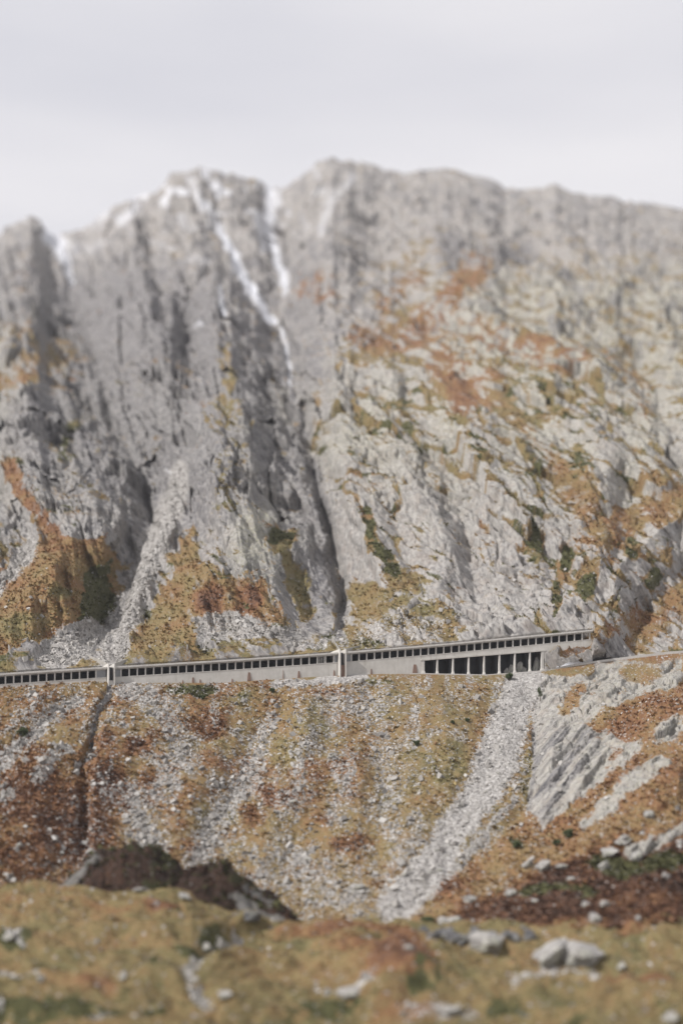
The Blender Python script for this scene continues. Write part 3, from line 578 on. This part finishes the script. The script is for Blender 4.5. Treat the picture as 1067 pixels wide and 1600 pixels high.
def gallery(label, posts, u0, u1, wall_bot, extra=None, mull=None, stains=(), blinds=(), wall_pieces=None):
    um = (u0+u1)/2; root = empty('avalanche_gallery', front_pt(um, float(zb(um)), 0)); tag(root, label, 'avalanche gallery', 'concrete avalanche galleries along the mountain road')
    us = list(np.linspace(u0, u1, max(6, int((u1-u0)/18))))
    mb = MB(); strip_fn(mb, us, lambda u: zr(u), lambda u: zr(u)-FASC*.62, -.75, 9.3); mb.build('roof', M_pale, root)
    mb = MB(); strip_fn(mb, us, lambda u: zr(u)-FASC*.62-.002, lambda u: zr(u)-FASC, -.25, .55); mb.build('beam', M_conc, root)
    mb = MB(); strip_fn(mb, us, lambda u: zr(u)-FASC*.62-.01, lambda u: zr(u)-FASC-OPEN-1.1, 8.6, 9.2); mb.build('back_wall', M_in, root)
    mb = MB(); strip_fn(mb, us, lambda u: zr(u)-FASC-OPEN-.9, lambda u: zr(u)-FASC-OPEN-1.3, .42, 8.58); mb.build('roadway', M_road, root)
    mb = MB()
    for (a, b, fn) in (wall_pieces or [(u0, u1, wall_bot)]):
        strip_fn(mb, list(np.linspace(a, b, max(4, int((b-a)/14)))), lambda u: zr(u)-FASC-OPEN, fn, 0, .4)
    mb.build('retaining_wall', M_conc, root)
    mb = MB(); strip_fn(mb, us, lambda u: zr(u)-FASC-OPEN+.10, lambda u: zr(u)-FASC-OPEN-.14, -.10, .5); mb.build('sill', M_pale, root)
    for u in posts:
        w = .24*F/Yg(u); mb = MB()
        slab(mb, u-w, u+w, zr(u-w)-FASC+.01, zr(u+w)-FASC+.01, zr(u-w)-FASC-OPEN+.15, zr(u+w)-FASC-OPEN+.15, -.05, .45); mb.build('column', M_pale, root)
    for u in (mull or ()):
        w = .11*F/Yg(u); mb = MB(); slab(mb, u-w, u+w, zr(u)-FASC+.01, zr(u)-FASC+.01, zr(u)-FASC-OPEN+.15, zr(u)-FASC-OPEN+.15, .0, .35); mb.build('mullion', M_pale, root)
    for (a, b) in blinds:
        mb = MB(); slab(mb, a, b, zr(a)-FASC+.01, zr(b)-FASC+.01, zr(a)-FASC-OPEN+.15, zr(b)-FASC-OPEN+.15, .2, .4); mb.build('blind_panel', M_blind, root)
    for (u, w, h) in stains:
        mb = MB(); wp = w/2; z0_ = wall_bot(u)-.2; z1_ = z0_+h*Yg(u)/F
        mb.hexa(front_pt(u-wp, z0_, -.35), front_pt(u+wp, z0_, -.35), front_pt(u+wp, z0_, .02), front_pt(u-wp, z0_, .02), front_pt(u-wp*.45, z1_, -.12), front_pt(u+wp*.45, z1_, -.12), front_pt(u+wp*.45, z1_, .02), front_pt(u-wp*.45, z1_, .02))
        mb.build('drain_outlet', M_rust, root)
    if extra: extra(root)
    return root
wb = lambda u: zb(u)-.6
PL = [150.6-12.85*k for k in range(25)]
gallery('left stretch of the pale concrete gallery, running off the left edge', PL, -165, 167, wb, blinds=[(151.6, 166)])
PM = [189.6+(521.5-189.6)*k/26 for k in range(27)]
gallery('middle stretch of the gallery between the two drainage chutes on a pale retaining wall', PM, 179.5, 527, wb, mull=(499.5, 502.8, 506.2), stains=((363,3,9),(389.5,7,17),(442.5,1.2,17),(467,5,14),(522,3.2,12),(302,5,12),(286,2,8),(313,3,9)), blinds=[(180, 188.6), (522.6, 526.5)])
PR = [549+(921-549)*k/31 for k in range(32)]
def lower(root):
    pu = [661,683,707.5,732,756,780,804,827.5,847]
    zt = lambda u: (HV-(1032.3+(u-661)*(1017.8-1032.3)/186))/F*Yg(u)
    mb = MB(); strip_fn(mb, list(np.linspace(657, 852, 14)), lambda u: zt(u)+.75, lambda u: zt(u), -.3, .8); mb.build('lower_beam', M_conc, root)
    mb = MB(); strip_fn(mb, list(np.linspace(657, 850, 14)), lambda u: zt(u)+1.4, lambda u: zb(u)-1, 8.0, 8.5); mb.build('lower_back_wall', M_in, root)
    for i, u in enumerate(pu):
        w = (.30 if 0 < i < 8 else .5)*F/Yg(u); mb = MB(); zlo = zb(u)-.3
        slab(mb, u-w, u+w, zt(u-w)+.01, zt(u+w)+.01, zlo, zlo, -.15, .75)
        # widened foot
        mb.hexa(front_pt(u-w*1.9, zlo-.3, -.7), front_pt(u+w*1.9, zlo-.3, -.7), front_pt(u+w*1.9, zlo-.3, 1.3), front_pt(u-w*1.9, zlo-.3, 1.3), front_pt(u-w*1.05, zlo+1.5, -.2), front_pt(u+w*1.05, zlo+1.5, -.2), front_pt(u+w*1.05, zlo+1.5, .8), front_pt(u-w*1.05, zlo+1.5, .8))
        mb.build('pier', M_pale, root)
    for i, u in enumerate(pu[1:-1]):            # cross walls standing behind the piers
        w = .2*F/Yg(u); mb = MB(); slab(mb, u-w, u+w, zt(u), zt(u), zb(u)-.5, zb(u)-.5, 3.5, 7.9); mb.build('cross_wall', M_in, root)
lowz = lambda u: (HV-(1032.0+(u-661)*(1017.8-1032.0)/186))/F*Yg(u)+.4
endz = lambda u: (HV-np.interp(u, [847, 880, 925], [1030, 1026, 1018]))/F*Yg(u)
gallery('right stretch of the gallery, standing on tall open bays and ending in rock', PR, 539.5, 925, wb, extra=lower, stains=((580,3.5,12),(648,9,18)), blinds=[(540, 547.8)], wall_pieces=[(539.5, 661, wb), (661, 847, lowz), (847, 925, endz)])

# ------------------------------------------------------------------ drainage chutes
def chute(label, uc, hw, wings, rusty, mtop):
    root = empty('drainage_chute', front_pt(uc, float(zb(uc)), -1)); tag(root, label, 'drainage chute', 'drainage chutes through the gallery')
    zt = zr(uc)+1.0; zm = zr(uc)-FASC-OPEN-1.2; z0_ = zb(uc)-1.4; hwp = hw
    for sgn in (-1, 1):
        mb = MB(); a = uc+sgn*hwp; b = a+sgn*.42*F/Yg(uc); a, b = min(a, b), max(a, b)
        slab(mb, a, b, zt, zt, z0_, z0_, -2.2, 9.4); mb.build('side_wall', M_pale if not rusty else M_conc, root)
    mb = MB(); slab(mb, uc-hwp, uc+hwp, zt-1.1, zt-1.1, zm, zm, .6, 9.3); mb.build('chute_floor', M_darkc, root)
    mb = MB(); z1_ = zm
    mb.hexa(front_pt(uc-hwp, z0_, -2.0), front_pt(uc+hwp, z0_, -2.0), front_pt(uc+hwp, z0_, 3), front_pt(uc-hwp, z0_, 3), front_pt(uc-hwp, z1_, -1.2), front_pt(uc+hwp, z1_, -1.2), front_pt(uc+hwp, z1_, 3), front_pt(uc-hwp, z1_, 3))
    mb.build('spillway', M_rust if rusty else M_pale, root)
    for (ua, va, Ya, ub_, vb_, Yb_) in wings:    # low guide walls that gather the torrent above the roof
        A = Vector(P(ua, va, Ya)); B = Vector(P(ub_, vb_, Yb_)); t = (B-A); nrm_ = Vector((-t.y, t.x, 0)).normalized()*.22; mb = MB(); dn = Vector((0, 0, 2.0)); up = Vector((0, 0, .15))
        mb.hexa(A-nrm_-dn, B-nrm_-dn, B+nrm_-dn, A+nrm_-dn, A-nrm_+up, B-nrm_+up, B+nrm_+up, A+nrm_+up); mb.build('wing_wall', M_wing, root)
    return root
y1 = Yg(173); y2 = Yg(533)
chute('grey drainage chute under the boulder-filled torrent with two spread wing walls', 173.3, 3.6, [(138,1023.5,y1+19,169,1037,y1+7.5),(216,1024,y1+19,178,1037.5,y1+7.5)], False, 0)
chute('dark drainage chute with a rust-brown lower half below the narrow central gully', 533.4, 3.6, [(519,996,y2+20,530.5,1014.5,y2+8),(562,1009,y2+15,538,1014.5,y2+8)], True, 0)

# ------------------------------------------------------------------ lower road with its edge wall
us = list(np.linspace(640, 1238, 70))
mb = MB()
n = len(us)
for u in us: mb.v += [tuple(P(u, float(pw(u, BASE)), Yg(u)-1.0)+np.array([0, .5, .03])), tuple(P(u, float(pw(u, BASE)), Yg(u)-1.0)+np.array([0, 6.0, .05]))]
mb.f = [(2*k, 2*k+2, 2*k+3, 2*k+1) for k in range(n-1)]
o = mb.build('road', M_road, None, 0); o['kind'] = 'structure'
root = empty('parapet_wall', P(1000, float(pw(1000, BASE)), Yg(1000)-1)); tag(root, 'long low pale wall edging the lower road from the open bays to the right edge', 'wall')
mb = MB()
for u in us:
    b = P(u, float(pw(u, BASE)), Yg(u)-1.0)+np.array([0, -.25, -.6])
    h_ = np.interp(u, [640, 830, 870, 1000, 1240], [.85, .9, 1.15, 1.5, 1.5])
    mb.v += [tuple(b), tuple(b+np.array([0, 0, h_])), tuple(b+np.array([0, .55, h_])), tuple(b+np.array([0, .55, 0]))]
for k in range(n-1):
    a = 4*k; b = a+4; mb.f += [(a, b, b+1, a+1), (a+1, b+1, b+2, a+2), (a+2, b+2, b+3, a+3), (a+3, b+3, b, a)]
mb.build('wall', M_pale, root, 0)

# ------------------------------------------------------------------ rocks
def rock_mat(name, lo, hi, lich=(.33, .34, .22), la=.4):
    m, t, p = newmat(name, .9); co = objco(t)
    n1 = noise(t, 1.3, 5, .65, co); n2 = noise(t, .5, 3, .6, co)
    oi = t.nodes.new('ShaderNodeObjectInfo')
    c = mixc(t, sstep(t, n1, .3, .7), lo, hi); c = mixc(t, mth(t, 'MULTIPLY', sstep(t, n2, .5, .7), la), c, lich)
    c = mixc(t, mth(t, 'MULTIPLY', oi.outputs['Random'], .35), c, lo)
    t.links.new(c, p.inputs['Base Color'])
    bp = t.nodes.new('ShaderNodeBump'); bp.inputs['Strength'].default_value = .5; bp.inputs['Distance'].default_value = .2; t.links.new(n1, bp.inputs['Height']); t.links.new(bp.outputs[0], p.inputs['Normal'])
    return m
M_rock = rock_mat('boulder_granite', (.20, .19, .18), (.38, .365, .34)); M_rockd = rock_mat('dark_granite', (.07, .07, .075), (.20, .195, .19), la=.15); M_rockw = rock_mat('white_granite', (.21, .20, .19), (.37, .36, .34), la=.35)
def rock_mesh(seed, sub=4):
    import bmesh
    r_ = random.Random(seed); bm = bmesh.new(); bmesh.ops.create_icosphere(bm, subdivisions=sub, radius=1)
    from mathutils import noise as mn
    pl = [(Vector((r_.gauss(0, 1), r_.gauss(0, 1), r_.gauss(0, 1))).normalized(), r_.uniform(.38, .80)) for _ in range(12)]
    off = Vector((seed*3.1, seed*1.7, seed))
    for v in bm.verts:
        c = v.co.copy()
        for nn, dd in pl:
            k = c.dot(nn)
            if k > dd: c -= nn*(k-dd)*.96
        c *= 1+.22*mn.noise(c*2.1+off)+.12*mn.noise(c*5.0+off)+.05*mn.noise(c*11+off)
        cr_ = abs(mn.noise(c*1.6-off)); c *= 1-.16*max(0, .06-cr_)/.06
        v.co = c*1.22
    me = bpy.data.meshes.new('boulder'); bm.to_mesh(me); bm.free(); return me
def merged_stones(name, pts, sizes, mat, label):
    n = len(pts); base = np.array([(-1,-1,-1),(1,-1,-1),(1,1,-1),(-1,1,-1),(-.8,-.8,1),(.8,-.8,1),(.8,.8,1),(-.8,.8,1)], np.float32)
    fc = np.array([(0,3,2,1),(4,5,6,7),(0,1,5,4),(1,2,6,5),(2,3,7,6),(3,0,4,7)])
    v = base[None]*rng.uniform(.55, 1.0, (n, 8, 3))*np.stack([rng.uniform(.7, 1.3, n), rng.uniform(.7, 1.2, n), rng.uniform(.45, .9, n)], -1)[:, None]
    q = rng.normal(size=(n, 4)); q /= np.linalg.norm(q, axis=1)[:, None]; w, x, y, z = q.T
    Rm = np.stack([np.stack([1-2*(y*y+z*z), 2*(x*y-z*w), 2*(x*z+y*w)], -1), np.stack([2*(x*y+z*w), 1-2*(x*x+z*z), 2*(y*z-x*w)], -1), np.stack([2*(x*z-y*w), 2*(y*z+x*w), 1-2*(x*x+y*y)], -1)], 1)
    v = np.einsum('nij,nkj->nki', Rm, v)*sizes[:, None, None]*.5+pts[:, None]
    me = mesh_np(name, v.reshape(-1, 3), (fc[None]+(np.arange(n)*8)[:, None, None]).reshape(-1, 4), mat, False)
    o = bpy.data.objects.new(name, me); COL.objects.link(o); o['kind'] = 'stuff'; o['label'] = label
    return o
def stone_mat(name, a, b, c3):
    m, t, p = newmat(name, .9); g = t.nodes.new('ShaderNodeNewGeometry')
    c = ramp(t, g.outputs['Random Per Island'], [(0, a), (.4, b), (1, c3)]); n1 = noise(t, 2.5, 3, .6, objco(t)); c = mixc(t, mth(t, 'MULTIPLY', n1, .4), c, a); t.links.new(c, p.inputs['Base Color']); return m
M_st = stone_mat('rubble_stones', (.17, .16, .15), (.29, .275, .255), (.42, .405, .38))
def pick(G, w, n):
    p = (w/w.sum()).ravel(); idx = rng.choice(w.size, n, p=p); du = rng.uniform(-.4, .4, (n, 3)); du[:, 2] *= .3
    global LAST; LAST = idx
    return np.stack([G[0].ravel()[idx], G[1].ravel()[idx], G[2].ravel()[idx]], -1)+du
G = SLOPE
pu, pv = PRJ[id(G)]
infr = ((pu > -150) & (pu < 1222)).astype(float)
w = infr*(0.035+G[3]**1.5*1.0+.12*(G[4] < .55))*np.clip((pv-1062)/20, 0, 1)*np.where(pu > 850, .25, 1)*(1-.8*CHM)
n = 28000; sz = np.clip(.24*rng.pareto(2.1, n)+.28, 0, 2.6)
merged_stones('rubble', pick(G, w, n), sz, M_st, 'pale broken stones strewn over the slope below the gallery')
G2 = (XM, YM2, ZM, maM[..., 2], maM[..., 0]); pu2, pv2 = CU+F*XM/YM2, HV-F*ZM/YM2
w = ((pu2 > -150) & (pu2 < 1222) & (pv2 > 700) & (V[0, 0] > 0))*(G2[3]**2+.02*(pv2 > 880))*(~in_g)*ws
n = 9000; sz = np.clip(.34*rng.pareto(2.4, n)+.38, 0, 2.8)
merged_stones('torrent_rubble', pick(G2, w, n), sz, M_st, 'grey boulders and stones filling the torrent beds above the gallery')
pu3, pv3 = PRJ[id(MEAD)]
w = ((pu3 > -150) & (pu3 < 1222))*(MEAD[3]**1.5+.004); n = 450; sz = np.clip(.5*rng.pareto(2.5, n)+.6, 0, 2.6)
merged_stones('meadow_stones', pick(MEAD, w, n), sz, M_st, 'small pale stones scattered in the meadow grass')

def merged_tufts(name, pts, sizes, mat, label, H_, G_, leaves=6):
    n = len(pts); H_ = H_.ravel()[LAST]; G_ = G_.ravel()[LAST]; a = rng.uniform(0, 2*math.pi, (n, leaves)); lean = rng.uniform(.25, 1.1, (n, leaves))
    dx = np.stack([np.cos(a)*lean, np.sin(a)*lean, rng.uniform(.35, .9, (n, leaves))], -1)*sizes[:, None, None]
    sd = np.stack([-np.sin(a), np.cos(a), a*0], -1)*sizes[:, None, None]*.26
    b = np.repeat(pts[:, None], leaves, 1)-np.array([0, 0, .05])
    v = np.stack([b-sd*.6, b+dx*.55-sd, b+dx, b+dx*.5+sd], 2).reshape(-1, 3); m_ = n*leaves
    me = mesh_np(name, v, np.arange(4*m_).reshape(m_, 4), mat, False); o = bpy.data.objects.new(name, me); COL.objects.link(o); o['kind'] = 'stuff'; o['label'] = label
    at = me.attributes.new('tc', 'FLOAT_COLOR', 'POINT'); d_ = np.ones((n, leaves*4, 4), np.float32); d_[..., 0] = (H_+rng.normal(0, .07, n))[:, None]; d_[..., 1] = G_[:, None]; d_[..., 2] = rng.uniform(0, 1, n)[:, None]; at.data.foreach_set('color', d_.ravel()); return o
def tuft_mat(name, stops):
    m, t, p = newmat(name, .95); A = attr(t, 'tc'); g = t.nodes.new('ShaderNodeNewGeometry')
    c = ramp(t, A[0], VEG); c = mixc(t, sstep(t, A[1], .35, .7), c, (.058, .060, .026))
    c = mixc(t, 1.0, c, ramp(t, mth(t, 'ADD', mth(t, 'MULTIPLY', A[2], .75), mth(t, 'MULTIPLY', g.outputs['Random Per Island'], .25)), stops), 'MULTIPLY')
    t.links.new(c, p.inputs['Base Color']); return m
M_tuft = tuft_mat('heath_tufts', [(.0, (.75, .70, .62)), (.5, (1.3, 1.3, 1.28)), (1.0, (1.85, 1.85, 1.8))])
M_tuftm = tuft_mat('meadow_tufts', [(.0, (.85, .83, .78)), (.5, (1.2, 1.2, 1.15)), (1.0, (1.6, 1.58, 1.45))])
hs = maS[..., 1]
w = infr*np.clip(vegd-.35, 0, 1)*(pv > 1062)*(1-slabm)*(1-CHM)*(.4+sm(.5, .8, hs)); n = 30000
merged_tufts('heath', pick(SLOPE, w, n), np.clip(rng.gamma(3, .17, n)+.2, 0, 1.6), M_tuft, 'low brown and olive heath tufts covering the slope', maS[..., 1], mcS[..., 0])
w = ((pu2 > -150) & (pu2 < 1222) & (pv2 > 640))*np.clip(G2[4]-.42, 0, .5)*(~in_g)*ws*(1-G2[3]); n = 16000
merged_tufts('crag_grass', pick(G2, w, n), np.clip(rng.gamma(3, .18, n)+.2, 0, 1.7), M_tuft, 'tufts of dry grass and heath on the ledges above the gallery', maM[..., 1], mcM[..., 0])
w = ((pu3 > -150) & (pu3 < 1222))*(1-MEAD[3])*(pv3 < 1640); n = 22000
merged_tufts('meadow_grass', pick(MEAD, w, n), np.clip(rng.gamma(3, .09, n)+.15, 0, .9), M_tuftm, 'dry yellow grass tufts of the meadow', maW[..., 1], mcW)
meshes = {}
for k in range(8):
    for nm, mt in (('g', M_rock), ('d', M_rockd), ('w', M_rockw)):
        if nm == 'g': meshes['g', k] = rock_mesh(50+k)
        else: meshes[nm, k] = meshes['g', k].copy()
        meshes[nm, k].materials.clear(); meshes[nm, k].materials.append(mt)
bproto = {}
def boulder(G, u, v, wpx, hpx, kind, label, group, rot=None, name='boulder'):
    k = random.randrange(8)
    p = on(G, u, v+hpx*.45) if not isinstance(G, Vector) else G
    if (kind, k) in bproto: o = bproto[kind, k].copy()
    else:
        o = bpy.data.objects.new(name, meshes[kind, k]); bproto[kind, k] = o
    COL.objects.link(o); s = p.y/F
    o.scale = (wpx*s*.58, wpx*s*.5, hpx*s*.62); o.rotation_euler = (random.uniform(-.2, .2), random.uniform(-.2, .2), random.uniform(-.5, .5) if rot is None else rot)
    o.location = (p.x, p.y, p.z+hpx*s*.28); tag(o, label, 'boulder', group); return o
SPUR = [(950,1330,26,13,'w','long pale boulder above the dark heather band on the right slope'),(995,1334,19,17,'w','round white boulder on top of the dark heather band'),(942,1352,15,13,'w','small white boulder inside the dark green heather'),(970,1312,24,16,'g','grey rounded boulder in orange heath above two white boulders'),(848,1352,26,17,'g','broad grey-green boulder among orange heath on the spur foot'),(823,1350,17,13,'g','brownish boulder left beside a broad grey-green one'),(800,1392,19,15,'w','bright lone boulder on dark red heath'),(1015,1270,16,15,'w','small pale block high on the orange slope near the right edge'),(893,1372,14,10,'w','pale boulder at the upper edge of dark red heath'),(943,1410,16,12,'w','pale boulder where dark heath meets the meadow'),(915,1412,12,9,'w','little pale boulder just left of another at the heath edge'),(930,1433,18,17,'w','upright pale boulder standing in the meadow edge grass'),(733,1404,17,11,'w','pale flat boulder at the lower end of a row on the spur'),(712,1435,22,14,'w','pale block in a dark hollow at the slope foot'),(693,1438,17,13,'w','pale block beside the dark green hollow at the slope foot'),(833,1407,10,8,'w','tiny pale boulder on the dark red foot of the spur'),(560,1385,22,14,'g','grey block low on the central scree'),(880,1352,20,10,'g','grey-green boulder partly sunk in orange heath')]
for a in SPUR: boulder(SLOPE, *a, 'larger boulders on the right slope')
FG = [(765,1468,46,30,'g','big rounded grey boulder standing before the dark stone bank'),(858,1487,50,36,'w','left of two big white rocks side by side in the meadow'),(912,1487,56,36,'w','right of two big white rocks side by side in the meadow'),(290,1400,22,11,'w','flat white stone lying between the two dark knolls'),(192,1522,13,11,'g','small grey stone in yellow grass left of the stony rill'),(65,1525,15,11,'g','grey stone at the end of a stone line on the left'),(350,1552,22,12,'g','greyish stone beside the stony rill near its bend'),(220,1384,17,7,'w','low white stone at the foot of the larger knoll'),(548,1550,36,14,'g','flat grey rock left of the rust-red hummock'),(322,1478,16,9,'g','stone at the dark bank where the rill turns'),(1046,1588,26,12,'g','pale rock in the bottom right corner'),(700,1578,40,14,'g','wide flat rock below the rust-red hummock'),(512,1548,18,12,'g','small rock at the far left of the flat grey rocks'),(395,1430,30,16,'d','dark block at the toe of the smaller knoll'),(970,1510,16,9,'w','little pale rock right of the two big white rocks'),(15,1460,20,12,'g','grey stone by the left edge of the meadow'),(640,1478,14,9,'g','small stone above the rust-red hummock')]
for a in FG: boulder(MEAD, *a, 'boulders in the meadow')
# rocks inside the right-hand open bays
for i, (u, v, w_, h_) in enumerate(((797,1044,10,15),(812,1040,9,22),(818,1046,10,12),(836,1036,10,26),(842,1043,10,16),(790,1048,7,8))):
    b = boulder(Vector(P(u, v+h_*.5, Yg(u)+3.5)), u, v, w_, h_*1.1, 'w', 'pale rock heaped between the piers of the right-hand open bays', 'rocks heaped in the open bays')
# dark stone bank across the meadow
for i in range(16):
    u = 655+i*11.5+random.uniform(-3, 3)
    boulder(MEAD, u, 1462+random.uniform(-6, 4), random.uniform(16, 26), random.uniform(14, 22), 'd', 'dark grey block in the stone bank behind the big rounded boulder', 'blocks of the dark stone bank')
# countable blocks on the open slope
pu, pv = PRJ[id(SLOPE)]
zones = [((-20, 200), (1090, 1380), 46, 'pale block strewn on the dark brown heath left of the first scree', 'blocks on the left heath'), ((200, 560), (1085, 1410), 92, 'pale block lying on scree and grass below the middle gallery stretch', 'blocks on the middle slope'), ((560, 800), (1075, 1410), 60, 'pale block lying in ochre grass and scree left of the rock slab', 'blocks right of centre on the slope'), ((870, 1080), (1060, 1320), 36, 'small pale block on the orange heath of the right spur', 'small blocks on the right spur')]
for (ua, ub_), (va, vb__), cnt, lab, grp in zones:
    w = ((pu > ua) & (pu < ub_) & (pv > va) & (pv < vb__))*(.25+SLOPE[3]); w = (w/w.sum()).ravel(); idx = rng.choice(w.size, cnt, p=w)
    for j in idx:
        s = float(np.clip(3.2+2.0*rng.pareto(2.6), 3.2, 10)); boulder(SLOPE, float(pu.ravel()[j]), float(pv.ravel()[j]), s*1.15, s*.8, random.choice('ggw'), lab, grp)

# ------------------------------------------------------------------ knolls in front
KN = []
def knoll(outline, vbase, Y, dep, label, seed, rock_at):
    n1, n2 = 200, 90; s = Y/F; ua, ub_ = outline[0][0]-12, outline[-1][0]+12
    uu = np.linspace(ua, ub_, n1)[None, :]*np.ones((n2, 1)); ph = np.linspace(-1.5, 1.3, n2)[:, None]*np.ones((1, n1))
    X = (uu-CU)*s; Yy = Y+ph*dep
    top = np.interp(uu+ph*6, [p[0] for p in outline], [p[1] for p in outline]); hh = (vbase-top)*s
    cs = np.where(np.abs(ph) < 1, np.cos(ph*math.pi/2)**.75, 0)
    nn = fbm(X/7, Yy/7, seed, 4)-.5; f_, e_ = facet(X/4.2+nn, Yy/4.2, seed+3, 1, .7); f6, _ = facet(X/1.8, Yy/1.8, seed+7, 1, .8)
    Zz = (HV-vbase)*s-3.0+(hh+3.0)*cs+(nn*2.2+f_*2.0+f6*.5)*sm(-1.2, -.8, ph)-5*np.maximum(np.abs(ph)-1, 0)
    vv = HV-F*Zz/Yy; qU = uu+26*(fbm(uu/16, vv/10, seed+21, 4)-.5); qV = vv+18*(fbm(uu/16, vv/10, seed+25, 4)-.5); rocky = np.zeros(X.shape)
    for pts, w_ in rock_at: rocky = np.maximum(rocky, stroke(qU, qV, pts, w_, None, .6))
    vg = 1-rocky*1.1+.3*(fbm(X/2.5, Yy/2.5, seed+9, 3)-.5)
    hu = 1.0+.3*(fbm(X/6, Yy/6, seed+11, 3)-.5); gm = outline[len(outline)//2][0]
    KN.append((X, Yy, Zz, rocky, hu))
    return grid_mesh('knoll', X, Yy, Zz, {'ma': masks(vg, hu, X*0), 'mb': masks(X*0, X*0+.2, X*0+.45), 'mc': masks(.7*sm(.45, .7, fbm(X/5, Yy/5+Zz/4, seed+31, 4))*blob(uu, ph*50, gm+25, -20, 60, 40)+.3*blob(uu, ph*50, gm+25, -20, 36, 30), X*0, X*0)}, M_knoll, label)
knoll([(78,1396),(100,1384),(128,1358),(150,1331),(166,1334),(186,1323),(215,1317),(240,1323),(262,1341),(286,1363),(312,1376),(335,1398)], 1398, 398, 13, 'dark brown heather knoll with a grey rock flank on its left', 611, [([(100,1388),(130,1368),(156,1338)], 8)])
knoll([(262,1398),(292,1370),(320,1357),(345,1350),(360,1356),(380,1374),(400,1390),(430,1403),(452,1424),(466,1446)], 1436, 391, 12, 'smaller dark knoll with bare grey rock at its lower right', 633, [([(375,1405),(400,1430),(440,1440)], 10), ([(385,1385),(420,1412)], 4)])

for kg in KN:
    w = (kg[3] < .4)*1.0; w[:2] = 0; n = 1100
    merged_tufts('knoll_heather', pick(kg, w, n), np.clip(rng.gamma(3, .2, n)+.3, 0, 1.6), M_tuft, 'dark heather tufts on the knoll', np.clip(kg[4]-.02, .88, 1), sm(.3, .6, fbm(kg[0]/5, kg[1]/5, 77, 3))*1.0)
# ------------------------------------------------------------------ shrubs
M_leaf = newmat('shrub_leaves', .8); mm, t, p = M_leaf
c = ramp(t, noise(t, 1.2, 3, .6, objco(t)), [(.3, (.030, .045, .022)), (.7, (.085, .105, .045))]); t.links.new(c, p.inputs['Base Color']); M_leaf = mm
mm, t, p = newmat('shrub_bark'); p.inputs['Base Color'].default_value = (.10, .075, .055, 1); M_bark = mm
def shrub(G, u, v, wpx, hpx, label):
    p = on(G, u, v+hpx*.4); s = p.y/F; W_ = wpx*s*.5; H_ = hpx*s
    root = empty('shrub', p); tag(root, label, 'shrub', 'dark green shrubs on the slopes')
    n = 900; cl = rng.normal(size=(14, 3)); cl /= np.linalg.norm(cl, axis=1)[:, None]; cl *= rng.uniform(.3, .7, (14, 1)); k = rng.integers(0, 14, n)
    d = rng.normal(size=(n, 3)); d /= np.linalg.norm(d, axis=1)[:, None]; c = cl[k]+d*rng.uniform(.2, .42, (n, 1)); c[:, 2] = c[:, 2]*.5+.5
    c = c*np.array([W_, W_, H_]); c[:, 2] = np.maximum(c[:, 2], .05)
    a = rng.normal(size=(n, 3)); a /= np.linalg.norm(a, axis=1)[:, None]; b = np.cross(a, rng.normal(size=(n, 3))); b /= np.linalg.norm(b, axis=1)[:, None]
    sz = W_*.13; q = np.stack([c-a*sz, c-b*sz*.6, c+a*sz, c+b*sz*.6], 1).reshape(-1, 3)
    me = mesh_np('foliage', q, np.arange(4*n).reshape(n, 4), M_leaf, False); o = bpy.data.objects.new('foliage', me); COL.objects.link(o); o.parent = root
    for i in range(3):
        mb = MB(); x = random.uniform(-.3, .3)*W_; y = random.uniform(-.3, .3)*W_; r0 = W_*.07; T = Vector((x*2, y*2, H_*.7)); B = Vector((x*.3, y*.3, -.3)); q = lambda c, r: [c+Vector((-r, -r, 0)), c+Vector((r, -r, 0)), c+Vector((r, r, 0)), c+Vector((-r, r, 0))]
        o_ = Vector(root.location); mb.hexa(*[o_+z for z in q(B, r0)+q(T, r0*.4)]); mb.build('stem', M_bark, root, 0)
for a in ((35,1145,20,16,'round dark shrub on the left slope below the gallery'),(425,1079,11,9,'small dark shrub under the middle retaining wall'),(315,1089,14,8,'low dark shrub near the top of the slope under the wall'),(888,1303,20,17,'dark round shrub on orange heath at the foot of the spur, upper of a pair'),(870,1317,16,13,'dark shrub on orange heath, lower of a pair on the spur'),(806,1322,16,12,'bright green low shrub at the gully foot'),(843,1085,9,26,'tall narrow shrub in the cleft beside the rock face'),(796,1058,15,13,'dark bush just below the open bays'),(730,1125,11,7,'small green shrub in ochre grass left of the scree chute, right of a pair'),(708,1129,9,7,'small green shrub in ochre grass left of the scree chute, left of a pair'),(650,1162,14,9,'yellow-green low shrub on the central slope'),(668,1438,26,13,'dark green shrub in the hollow beside pale blocks')):
    shrub(SLOPE, *a)

# ------------------------------------------------------------------ haze
hz, t, p = newmat('haze_air'); t.nodes.remove(p); pv_ = t.nodes.new('ShaderNodeVolumePrincipled'); pv_.inputs['Color'].default_value = (.93, .94, 1, 1); pv_.inputs['Density'].default_value = 0.000036
t.links.new(pv_.outputs[0], [n for n in t.nodes if n.type == 'OUTPUT_MATERIAL'][0].inputs['Volume'])
mb = MB(); x0_, x1_, ya, yb_, za, zb_ = -1900, 1900, -90, 3200, -140, 900
mb.hexa((x0_,ya,za),(x1_,ya,za),(x1_,yb_,za),(x0_,yb_,za),(x0_,ya,zb_),(x1_,ya,zb_),(x1_,yb_,zb_),(x0_,yb_,zb_))
o = mb.build('haze', hz, None, 0); o['kind'] = 'stuff'; o['label'] = 'thin pale mountain haze'
